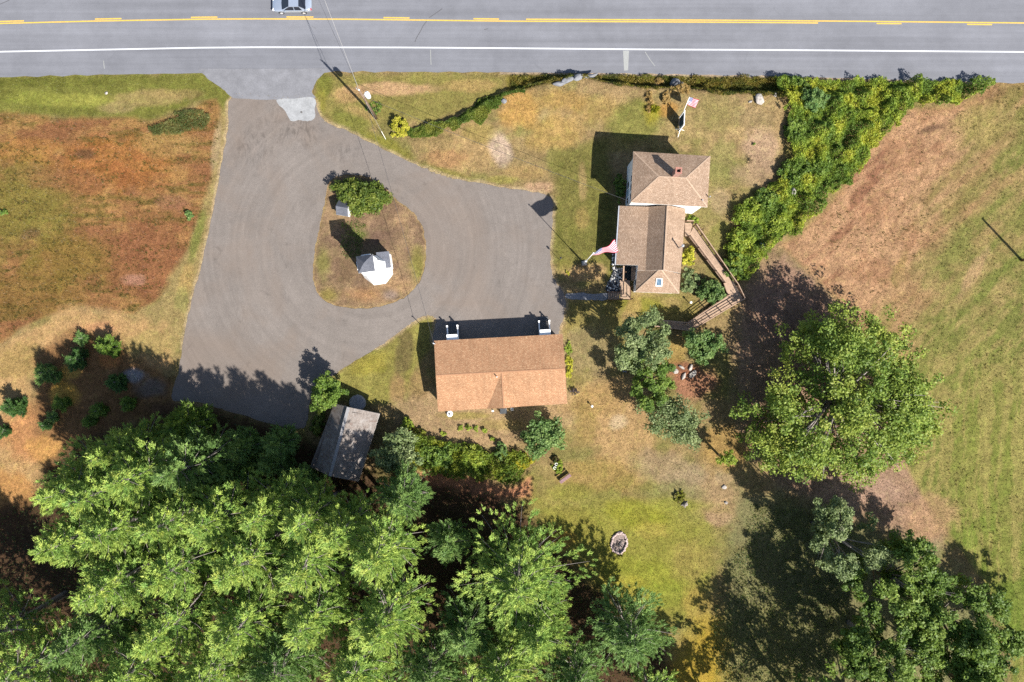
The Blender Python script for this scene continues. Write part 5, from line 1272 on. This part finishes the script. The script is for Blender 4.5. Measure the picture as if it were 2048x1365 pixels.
# --- the pine wood
W = 'in the pine wood'
for a in (
    (238, 965, 19, 4.5, 'yellow-green pine at the top left corner of the wood', PINE, 0.3),
    (198, 918, 16, 3.3, 'pine rising above the little firs at the upper left of the wood', PINE, 0.25),
    (104, 992, 18.5, 4.6, 'leftmost pine of the top row, leaning over the orange litter', PINE, 0.3),
    (335, 950, 16.5, 3.9, 'pine in the top row right of the corner pine', BLUEPINE, 0.25),
    (160, 1000, 19.5, 4.2, 'pine between the leaning pine and the corner pine of the wood', PINE, 0.35),
    (98, 1098, 20, 4.2, 'tall pine on the left edge of the wood, below the leaning pine', PINE, 0.4),
    (190, 1075, 20, 4.4, 'pine in the second row behind the corner pine of the wood', PINE, 0.4),
    (300, 1062, 20, 4.3, 'second-row pine between the corner pine and the driveway foot', PINE, 0.4),
    (400, 1055, 19.5, 4.2, 'bright pine south of the driveway foot', PINE, 0.35),
    (180, 1195, 20.5, 4.6, 'broad pine on the left edge of the wood, third from the top', PINE, 0.4),
    (315, 1160, 20.5, 4.4, 'pine in the wood surrounded by the left-hand pines', PINE, 0.4),
    (455, 1150, 21, 4.6, 'broad yellow-green pine in the middle of the wood', PINE, 0.42),
    (506, 1045, 19, 3.9, 'pine at the top edge of the wood, well left of the old shed', PINE, 0.35),
    (590, 1060, 19.5, 3.7, 'pine touching the lower left corner of the old shed', PINE, 0.42),
    (668, 1082, 20, 3.8, 'pine directly below the old shed', PINE, 0.45),
    (590, 1155, 21, 4.3, 'pine below the old shed, second row', PINE, 0.42),
    (745, 1128, 20.5, 4.8, 'large yellow-green pine below the old shed on the right', PINE, 0.45),
    (120, 1310, 20, 4.2, 'pine at the bottom left corner of the picture', BLUEPINE, 0.35),
    (300, 1285, 20.5, 4.6, 'bottom-edge pine, second from the left', PINE, 0.4),
    (450, 1285, 20.5, 4.6, 'bottom-edge pine, third from the left', PINE, 0.4),
    (600, 1265, 20.5, 4.6, 'bottom-edge pine, fourth from the left', PINE, 0.4),
    (752, 1275, 20, 4.8, 'bottom-edge pine with grey bare lower branches', PINE, 0.4),
    (215, 1385, 20, 4.6, 'pine cut by the bottom edge, second from the left corner', PINE, 0.35),
    (380, 1390, 20, 4.6, 'pine cut by the bottom edge, third from the left corner', PINE, 0.35),
    (530, 1380, 20, 4.4, 'pine cut by the bottom edge, fourth from the left corner', BLUEPINE, 0.35),
    (690, 1385, 20, 4.6, 'pine cut by the bottom edge below the bare-branched pine', PINE, 0.35),
    (850, 1385, 17, 4.0, 'pine cut by the bottom edge left of the dark gap', BLUEPINE, 0.35),
    (1005, 1375, 15, 4.4, 'pine cut by the bottom edge below the lawn pines', PINE, 0.3),
    (1036, 1188, 14, 7.4, 'broad pine standing forward of the wood beside the lawn', PINE, 0.22),
    (1075, 1295, 14, 4.4, 'pine below the broad pine beside the lawn', PINE, 0.25),
    (930, 1285, 13, 4.4, 'darker pine in the gap left of the lawn pines', BLUEPINE, 0.25),
    (1160, 1385, 13, 3.6, 'pine cut by the bottom edge between the lawn pines', BLUEPINE, 0.25),
    (1272, 1297, 13, 4.7, 'grey-green pine on its own at the bottom of the lawn', BLUEPINE, 0.25),
    (795, 1015, 12.5, 3.2, 'shorter blue-green pine right of the old shed', BLUEPINE, 0.25),
    (890, 1105, 10, 2.6, 'small dark pine in the gap beside the broad lawn pine', BLUEPINE, 0.2),
):
    pine(a[4], a[0], a[1], a[2], a[3], a[5], bare=a[6])
for (x, y, h) in ((-40, 1400, 21), (50, 1490, 21), (190, 1560, 21), (-140, 1520, 21), (-120, 1330, 20), (300, 1490, 20), (520, 1490, 20), (740, 1490, 19), (930, 1480, 17), (1110, 1480, 14), (1330, 1460, 13)):
    pine('tall pine below the bottom edge of the picture', x, y, h, 4.6, PINE, 'pines beyond the bottom edge', dens=0.7)
for a in ((345, 858, 8.5, 2.6, 'mid-green young tree at the foot of the driveway'), (468, 905, 7.5, 2.2, 'dark young tree between the driveway foot and the wood'), (440, 950, 9.5, 2.0, 'narrow young pine inside the top edge of the wood'), (545, 895, 6.5, 2.0, 'low dark sapling left of the old shed'), (585, 985, 8.0, 2.2, 'sapling in the shade just below left of the old shed'), (530, 935, 7.0, 1.8, 'pale-tipped young tree above the wood, left of the old shed')):
    pine(a[4], a[0], a[1], a[2], a[3], BLUEPINE if a[0] != 345 else GREEN, 'young trees at the top of the wood', 0.12, 'young_pine', 1.3)
# little firs in the litter
for x, y, r, h, lb in ((205, 697, 1.25, 2.6, 'upper right'), (141, 720, 1.35, 2.9, 'upper middle'), (80, 746, 1.4, 2.8, 'leftmost in shade'), (222, 766, 1.2, 2.5, 'right-hand dark'), (115, 808, 0.85, 1.8, 'small sunlit'), (190, 823, 0.8, 1.8, 'lower middle'), (250, 810, 0.8, 1.7, 'lower right'), (12, 817, 1.3, 2.8, 'sunlit left-edge'), (-3, 862, 0.9, 1.8, 'lower left-edge'), (84, 852, 0.6, 1.3, 'tiny lower left'), (158, 677, 0.7, 1.5, 'topmost tiny'), (98, 836, 0.7, 1.4, 'shaded lower left'), (172, 845, 0.7, 1.5, 'lowest dark')):
    pine(f'{lb} little green fir in the orange litter left of the driveway', x, y, h, r, (FIR, GREEN, BLUEPINE)[int(x) % 3], 'little firs left of the driveway', 0.06, 'young_fir', 2.6, 0.95, 0.2)
# --- broad-leaved trees
tree('huge spreading green oak between the ramp and the mown field', 1686, 800, 12.0, 10.9, 950, 68, OAK, 0.2, 0.15, None, 'bark_pale', 6.6, 'oak_tree', (0.055, 0.10), 0.0, 0.95, 1.0, 0.4, 'tree', 46, 0.5, 0.42, 0.3, 105)
tree('pale green tree below the oak with a bare branch', 1690, 1085, 11.5, 4.2, 220, 74, OLIVE, 0.3, 0.12, None, 'bark_pale', 8, 'deciduous_tree', (0.10, 0.16), 0.0, 1.1, 1.0, lobes=30)
tree('upper dark green tree in the bottom right corner group', 1800, 1165, 13, 5.4, 330, 76, DKGREEN, 0.28, 0.15, 'trees in the bottom right corner', 'bark_pale', 8.5, 'deciduous_tree', (0.08, 0.13), 0.0, lobes=46)
tree('right-hand dark green tree in the bottom right corner group', 1925, 1255, 13, 5.800000000000001, 330, 76, DKGREEN, 0.28, 0.15, 'trees in the bottom right corner', 'bark_pale', 8.5, 'deciduous_tree', (0.08, 0.13), 0.0, lobes=46)
tree('lower left dark green tree in the bottom right corner group', 1775, 1310, 13, 5.2, 330, 76, DKGREEN, 0.28, 0.15, 'trees in the bottom right corner', 'bark_pale', 8.5, 'deciduous_tree', (0.08, 0.13), 0.0, lobes=46)
tree('lowest dark green tree in the bottom right corner group', 1930, 1370, 13, 5.6, 320, 74, GREEN, 0.28, 0.15, 'trees in the bottom right corner', 'bark_pale', 8.5, 'deciduous_tree', (0.08, 0.13), 0.0, lobes=46)
for x, y, h, R in ((1640, 1455, 15, 6.8), (1800, 1490, 14, 6.0), (2140, 1330, 12, 4.5), (1490, 1510, 14, 5.0)):
    tree('broad-leaved tree beyond the bottom right edge of the picture', x, y, h, R, 210, 34, GREEN, 0.25, 0.19, 'trees beyond the bottom right edge', 'bark', 8.5, 'deciduous_tree', (0.09, 0.15), 0.36)
tree('olive-green tree touching the lower end of the ramp', 1283, 690, 10.5, 3.5, 220, 66, OLIVE, 0.25, 0.12, None, 'bark', 6.3, 'deciduous_tree', (0.12, 0.19), 0.0, 1.05, lobes=32)
tree('dark green tree between the olive tree and the mulch bed', 1299, 764, 8.2, 2.6, 170, 70, DKGREEN, 0.2, 0.12, None, 'bark', 4.6, 'deciduous_tree', (0.13, 0.2), 0.0, 1.15, lobes=28)
tree('light green tree above the mulch bed with bare branches towards the ramp', 1406, 694, 5.4, 2.5, 120, 64, BLUEG, 0.22, 0.12, None, 'bark', 3.4, 'deciduous_tree', (0.14, 0.22), 0.3, 0.9, 1.0)
tree('thin grey-green tree below the mulch bed', 1350, 840, 7.0, 4.0, 190, 52, OLIVE, 0.25, 0.12, None, 'bark_pale', 4.6, 'deciduous_tree', (0.13, 0.2), 0.27, 0.74, 0.95, -0.35, 'tree', 26)
tree('small yellow-leaved tree on the back lawn', 1452, 918, 4.4, 1.35, 34, 40, LIME, 0.42, 0.1, None, 'bark_pale', 3.0, 'deciduous_tree', (0.15, 0.25), 0.0, 0.8, 1.0, 0.3, 'tree', 12, 0.16)
tree('rounded blue-green tree behind the garage corner', 1085, 868, 4.6, 2.75, 120, 70, BLUEG, 0.08, 0.14, None, 'bark', 2.6, 'deciduous_tree', (0.14, 0.24), 0.0, 1.05)
tree('pale olive tree right of the old shed', 795, 908, 5.6, 2.9, 120, 62, OLIVE, 0.15, 0.14, None, 'bark', 3.4, 'deciduous_tree', (0.14, 0.22), 0.15, 1.05)
tree('bright yellow-green tree above the old shed', 652, 786, 4.8, 2.1, 120, 66, GREEN, 0.15, 0.12, None, 'bark', 3.2, 'deciduous_tree', (0.15, 0.24), 0.1, 1.2, 1.0, -0.5)
# --- shrubs
shrub('dark leafy shrubs along the west wall of the old shed', 636, 845, 0.9, 2.3, 1.9, 60, 60, RHODO, 0.12, None, rz=-0.25)
shrub('dense dark rhododendron at the top of the driveway island', 719, 390, 3.9, 2.2, 3.5, 280, 64, RHODO, 0.12, None, 'rhododendron', 'shrub', -0.22, rcf=(0.17, 0.27))
shrub('round golden shrub at the west end of the curved bank planting', 798, 253, 1.22, 1.4, 1.7, 80, 60, YEL, 0.10, None, 'golden_shrub', hole=True, bright=0.95)
shrub('bright yellow shrub against the east wall of the wing', 1380, 514, 0.95, 1.3, 1.4, 60, 60, YEL, 0.09, None, 'golden_shrub', bright=1.15)
shrub('yellow-green shrub at the corner between house and ramp', 1385, 440, 1.0, 0.6, 0.9, 34, 50, LIME, 0.09)
shrub('dark evergreen shrub along the shaded west wall of the house', 1241, 372, 0.75, 2.0, 1.7, 60, 60, DKGREEN, 0.10)
shrub('large green shrub inside the bend of the ramp', 1425, 585, 2.0, 1.6, 2.4, 90, 62, BLUEG, 0.13, None, bright=0.9)
shrub('sparse green shrub beside the skylight bay', 1380, 562, 1.2, 1.8, 1.5, 50, 46, OLIVE, 0.11)
for k, (x, y, p_) in enumerate(((1136.5, 696, LIME), (1138, 722, YEL), (1138.5, 745, YEL))):
    shrub(('upper green', 'middle yellow', 'lower yellow')[k] + ' hosta clump along the east wall of the garage', x, y, 0.55, 0.85, 0.6, 26, 40, p_, 0.11, 'hostas along the garage', 'hosta', 'plant')
shrub('dark twiggy shrub at the south-east corner of the garage', 1149, 784, 0.7, 0.5, 0.8, 20, 24, [(70, 58, 60), (110, 90, 92), (120, 110, 80)], 0.07)
shrub('dark green shrub in the row behind the garage', 873, 912, 2.6, 1.9, 2.2, 120, 66, GREEN, 0.13, 'shrub row behind the garage')
shrub('reddish-edged shrub at the start of the row behind the garage', 836, 872, 1.3, 1.0, 1.4, 40, 50, [(120, 90, 50), (140, 140, 50), (150, 160, 60)], 0.11, 'shrub row behind the garage')
shrub('bright green shrub next to the pale olive tree behind the garage', 812, 850, 0.9, 0.9, 2.0, 36, 56, LIME, 0.11, 'shrub row behind the garage')
shrub('yellow-green shrub in the middle of the row behind the garage', 945, 915, 2.3, 1.7, 1.8, 110, 62, LIME, 0.12, 'shrub row behind the garage')
shrub('blue-green shrub below the middle of the row behind the garage', 893, 934, 0.95, 0.9, 1.3, 32, 56, BLUEG, 0.11, 'shrub row behind the garage')
shrub('tall grey-green shrub near the purple flowers behind the garage', 1003, 905, 0.95, 1.3, 1.6, 44, 60, BLUEG, 0.09, 'shrub row behind the garage')
shrub('yellowing shrub at the lawn end of the row behind the garage', 1040, 925, 1.7, 1.2, 1.1, 60, 56, GOLD, 0.11, 'shrub row behind the garage')
shrub('red and green shrub at the foot of the row behind the garage', 1008, 950, 1.0, 0.9, 1.1, 34, 50, [(150, 100, 60), (130, 140, 44), (176, 170, 60)], 0.11, 'shrub row behind the garage')
for x, y, lb in ((921, 858, 'leftmost'), (937, 856, 'second'), (953, 858, 'third'), (968, 861, 'fourth'), (886, 869, 'lower left'), (985, 878, 'dark right-hand')):
    shrub(f'{lb} small leafy plant in the bare bed behind the garage', x, y, 0.42, 0.35, 0.6, 9, 26, LIME, 0.1, 'small plants behind the garage', 'garden_plant', 'plant', rcf=(0.3, 0.5))
shrub('small green flower bed in front of the bench', 1116, 935, 0.75, 1.0, 0.6, 34, 46, LIME, 0.09, None, 'flower_bed', 'plant')
shrub('dark leafy plant at the back of the bench bed', 1110, 918, 0.55, 0.55, 0.8, 16, 30, [(70, 40, 36), (90, 80, 40), (80, 110, 50)], 0.09, None, 'garden_plant', 'plant')
shrub('sprouting green weeds round the weathered stump', 1361, 995, 0.85, 1.0, 0.6, 30, 34, [(110, 90, 50), (140, 140, 50), (170, 170, 60)], 0.09, None, 'weeds', 'plant')
shrub('yellow-flowered plant on the lawn below the flagpole', 1136, 546, 0.3, 0.32, 0.35, 9, 26, YEL, 0.07, None, 'garden_plant', 'plant', rcf=(0.3, 0.5))
shrub('small dark green bush in the orange field beside the driveway', 378, 430, 0.7, 0.6, 0.9, 26, 44, BLUEG, 0.1, None, 'bush', 'shrub')
shrub('small green bush at the left edge of the orange field', 6, 425, 0.55, 0.5, 0.7, 16, 36, GREEN, 0.1, None, 'bush', 'shrub')
shrub('low dark weeds round the foot of the utility pole', 748, 215, 1.1, 1.0, 0.45, 26, 26, DKGREEN, 0.09, None, 'weeds', 'plant')
shrub('dead twiggy shrub on the pinkish lawn', 1498, 318, 0.5, 0.6, 0.7, 10, 10, [(60, 44, 38), (90, 70, 50), (110, 100, 60)], 0.05, None, 'dead_shrub', 'shrub', rcf=(0.3, 0.5))
shrub('tiny dark plant above the dead shrub on the lawn', 1507, 291, 0.22, 0.22, 0.45, 6, 16, DKGREEN, 0.07, None, 'garden_plant', 'plant', rcf=(0.3, 0.5))
shrub('pale flowering bush left of the dark green tree', 1250, 735, 0.5, 0.8, 0.8, 16, 26, [(150, 160, 190), (190, 196, 214), (130, 150, 110)], 0.08, None, 'flowering_bush', 'shrub')
shrub('yellow-green shrub beneath the olive tree', 1263, 727, 0.85, 0.7, 0.9, 26, 40, YEL, 0.1)
# ornamental grasses beside the steps
for x, y, rx, ry, lb in ((1296, 208, 0.55, 1.5, 'left'), (1320, 163, 0.7, 0.45, 'top'), (1328, 203, 0.55, 0.9, 'right'), (1355, 186, 1.5, 0.8, 'far right'), (1305, 224, 0.8, 0.6, 'lowest yellow')):
    shrub(f'dry ornamental grass clump {lb} of the stone steps' if lb != 'lowest yellow' else 'lowest yellow ornamental grass clump below the stone steps', x, y, rx, ry, 0.8, 44, 34, DRY if lb != 'lowest yellow' else GOLD, 0.16, 'ornamental grasses by the steps', 'ornamental_grass', 'grass', asp=0.12, up=0.2)
# thicket on the right: shrubs standing in the mass
for x, y, rx, ry, h, p_, lb in ((1500, 425, 2.0, 1.9, 2.0, LIME, 'broad lime-green shrub at the lawn side of the thicket'), (1480, 478, 2.0, 1.6, 2.2, LIME, 'lime-green shrub near the lower end of the thicket'), (1470, 532, 1.4, 1.9, 2.4, DKGREEN, 'dark green shrub at the lower tip of the thicket by the ramp'), (1535, 400, 1.5, 1.5, 1.8, GREEN, 'mid-green shrub where the thicket narrows'), (1590, 345, 2.1, 1.8, 1.7, GREEN, 'green shrub on the left of the thicket'), (1560, 450, 1.8, 1.6, 1.5, LIME, 'yellow-green shrub on the field side of the lower thicket'), (1640, 330, 1.8, 1.5, 1.4, GREEN, 'leafy green shrub on the field side of the thicket'), (1620, 205, 1.7, 1.5, 1.7, BLUEG, 'blue-green shrub at the top left of the thicket'), (1600, 170, 1.6, 0.9, 1.9, DKGREEN, 'dark shrub overhanging the road at the thicket top'), (1585, 265, 1.3, 1.8, 1.5, GREEN, 'green shrub along the left edge of the thicket')):
    shrub(lb, x, y, rx, ry, h, 84, 58, p_, 0.13, 'shrubs in the thicket', 'thicket_shrub')
mass('goldenrod_thicket', 'yellow-green thicket of goldenrod between the lawn and the mown field', 'thicket', THICKET, 90000, lambda x, y: 0.15 + 2.7 * fbm(x, y, 24, 61, 3) ** 1.9, [(92, 120, 50), (128, 152, 56), (164, 178, 62), (190, 186, 62)], 0.115, 1.5, 0.42, low=0.55)
mass('shrub_row', 'dense yellow-green tangle filling the shrub row behind the garage', 'shrubs', [(806, 850), (830, 862), (900, 884), (960, 900), (1040, 905), (1068, 926), (1040, 955), (1008, 968), (960, 958), (880, 948), (800, 938), (772, 910)], 17000, lambda x, y: 0.2 + 1.9 * fbm(x, y, 26, 69, 3) ** 1.6, [(100, 132, 52), (146, 166, 56), (186, 190, 64)], 0.11, 1.15, 0.45, low=0.5)
mass('roadside_weeds', 'low weedy growth along the bank beside the road', 'weeds', [(1020, 152), (1200, 151), (1400, 154), (1560, 157), (1570, 204), (1480, 198), (1420, 194), (1380, 186), (1290, 184), (1200, 174), (1150, 160), (1080, 176), (1020, 192)], 17000, lambda x, y: 0.04 + 1.1 * fbm(x, y, 16, 63, 3) ** 2, [(84, 96, 40), (120, 120, 46), (160, 136, 60), (140, 150, 54)], 0.085)
CUR = [(805, 262), (850, 253), (893, 246), (925, 230), (950, 208), (975, 192), (1012, 186), (1050, 176), (1050, 190), (1010, 205), (990, 222), (965, 246), (930, 258), (880, 270), (830, 277), (800, 275)]
mass('bank_planting', 'curved band of dense green ground cover on the front bank', 'ground cover', CUR, 13000, lambda x, y: 0.05 + 0.9 * fbm(x, y, 18, 65, 3) ** 1.8, [(84, 114, 44), (118, 142, 54), (166, 168, 70)], 0.09, 1.1, 0.4)
mass('tall_grass', 'clump of long green grass at the top right of the orange field', 'grass', [(302, 262), (330, 245), (372, 226), (400, 222), (424, 228), (424, 250), (400, 262), (350, 268), (308, 272)], 5000, lambda x, y: 0.35 + 0.5 * fbm(x, y, 20, 66, 2), [(92, 112, 56), (130, 138, 76), (160, 158, 90)], 0.13, 1.0, 0.16)
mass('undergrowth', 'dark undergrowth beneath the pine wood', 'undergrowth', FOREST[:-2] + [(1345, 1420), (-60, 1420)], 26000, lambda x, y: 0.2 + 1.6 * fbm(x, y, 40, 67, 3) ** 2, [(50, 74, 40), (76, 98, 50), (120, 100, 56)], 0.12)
mass('shade_growth', 'low shaded growth under the trees at the bottom right', 'undergrowth', [(1500, 1010), (1640, 1020), (1740, 1090), (1700, 1200), (1660, 1340), (1560, 1400), (1450, 1400), (1420, 1260), (1440, 1160), (1490, 1080)], 11000, lambda x, y: 0.05 + 0.9 * fbm(x, y, 40, 73, 3) ** 2, [(84, 108, 56), (120, 132, 70), (150, 144, 80)], 0.10)
mass('island_weeds', 'sparse low weeds on the driveway island', 'weeds', [(690, 450), (720, 440), (735, 470), (720, 520), (690, 520), (680, 480)], 1200, lambda x, y: 0.1 + 0.15 * fbm(x, y, 20, 68, 2), GREEN, 0.07)

# ------------------------------------------------------------------ grass blades over lawn and fields
def blades(name, label, n, region, hmin, hmax, wid, seed, tint=1.0, drop=0.0):
    r = np.random.default_rng(seed); x0, y0, x1, y1 = region
    px = r.uniform(x0, x1, n); py = r.uniform(y0, y1, n)
    bad = (py < edgeS(px) + 3) | (inside(DRIVE, px, py) & ~inside(ISLAND, px, py)) | inside(APRON, px, py) | inside(GARAGE, px, py) | inside([(1245, 330), (1400, 330), (1400, 430), (1365, 590), (1230, 590), (1230, 420)], px, py) | inside(FOREST, px, py)
    creep = (segdist(DRIVE, px, py) < 3.5) | (segdist(ISLAND, px, py) < 3.0); bad &= ~(creep & (r.random(n) < 0.3))
    bad |= inside(ISLAND, px, py) & (r.random(n) < 0.4)
    px, py = px[~bad], py[~bad]; n = len(px)
    X = (px - CX) / S; Y = (CY - py) / S; Z = gz(X, Y) + 0.0
    C = paint(px, py) * r.uniform(0.7, 1.45, n)[:, None] * tint
    g_ = (r.random(n) < 0.16)[:, None]; C = np.where(g_, C * np.array([0.72, 0.9, 0.66]), C)
    a = r.uniform(0, 6.28, n); hgt = r.uniform(hmin, hmax, n) * np.where(inside(FIELD, px, py), 1.7, 1.0); ln = hgt * r.uniform(0.3, 1.3, n)
    d = np.stack([np.cos(a), np.sin(a), np.zeros(n)], 1); s = np.stack([-np.sin(a), np.cos(a), np.zeros(n)], 1)
    c = np.stack([X, Y, Z], 1)
    V = np.stack([c - s * wid, c + s * wid, c + d * ln[:, None] + np.array([0, 0, 1]) * hgt[:, None]], 1).reshape(-1, 3)
    o = bigmesh(name, V, np.arange(3 * n).reshape(-1, 3), M['grass'], None, np.repeat(C, 3, 0))
    return tag(o, label, 'grass', None, 'stuff')
blades('grass', 'short dry grass covering the lawns and fields', 330000, (-30, 140, 2080, 1400), 0.04, 0.12, 0.035, 5)

def tufts(name, label, n, poly, hmin, hmax, palette, seed, rows=None, per=12):
    r = np.random.default_rng(seed); P = np.asarray(poly, float); lo, hi = P.min(0), P.max(0)
    q = r.uniform(lo, hi, (n * 6, 2)); q = q[inside(poly, q[:, 0], q[:, 1])]
    if rows is not None: q = q[rows(q[:, 0], q[:, 1]) > r.random(len(q))]
    q = q[(q[:, 0] > -40) & (q[:, 0] < 2090) & (q[:, 1] < 1400)][:n]; n = len(q)
    c = np.repeat(q, per, 0); m = len(c); X = (c[:, 0] - CX) / S + r.normal(size=m) * 0.09; Y = (CY - c[:, 1]) / S + r.normal(size=m) * 0.06
    Z = gz(X, Y); a = r.uniform(0, 6.28, m); hgt = r.uniform(hmin, hmax, m); d = np.stack([np.cos(a), np.sin(a), np.zeros(m)], 1); s_ = np.stack([-np.sin(a), np.cos(a), np.zeros(m)], 1)
    b = np.stack([X, Y, Z], 1); V = np.stack([b - s_ * 0.035, b + s_ * 0.035, b + d * (hgt * r.uniform(0.2, 0.9, m))[:, None] + np.array([0, 0, 1]) * hgt[:, None]], 1).reshape(-1, 3)
    C = pal(palette, r.random(m)) * r.uniform(0.7, 1.2, m)[:, None]
    return tag(bigmesh(name, V, np.arange(3 * m).reshape(-1, 3), M['grass'], None, np.repeat(C, 3, 0)), label, 'weeds', None, 'stuff')
tufts('field_weeds', 'dark green weed tufts in rows across the orange field', 1100, FIELD, 0.08, 0.2, [(96, 100, 48), (124, 112, 56), (164, 122, 70)], 31, lambda x, y: sstep(0.5, 0.7, fbm(x * 0.18, y, 9, 41, 3)) + 0.06)
tufts('lawn_weeds', 'scattered darker tufts on the mown field at right', 700, [(1990, 175), (2080, 175), (2080, 1240), (2010, 1240), (1900, 1050), (1870, 700), (1700, 560), (1620, 470), (1750, 300), (1830, 222)], 0.05, 0.11, [(112, 112, 56), (146, 126, 76), (190, 158, 108)], 32, lambda x, y: 0.15 + sstep(0.5, 0.7, fbm(x, y, 60, 77, 3)))
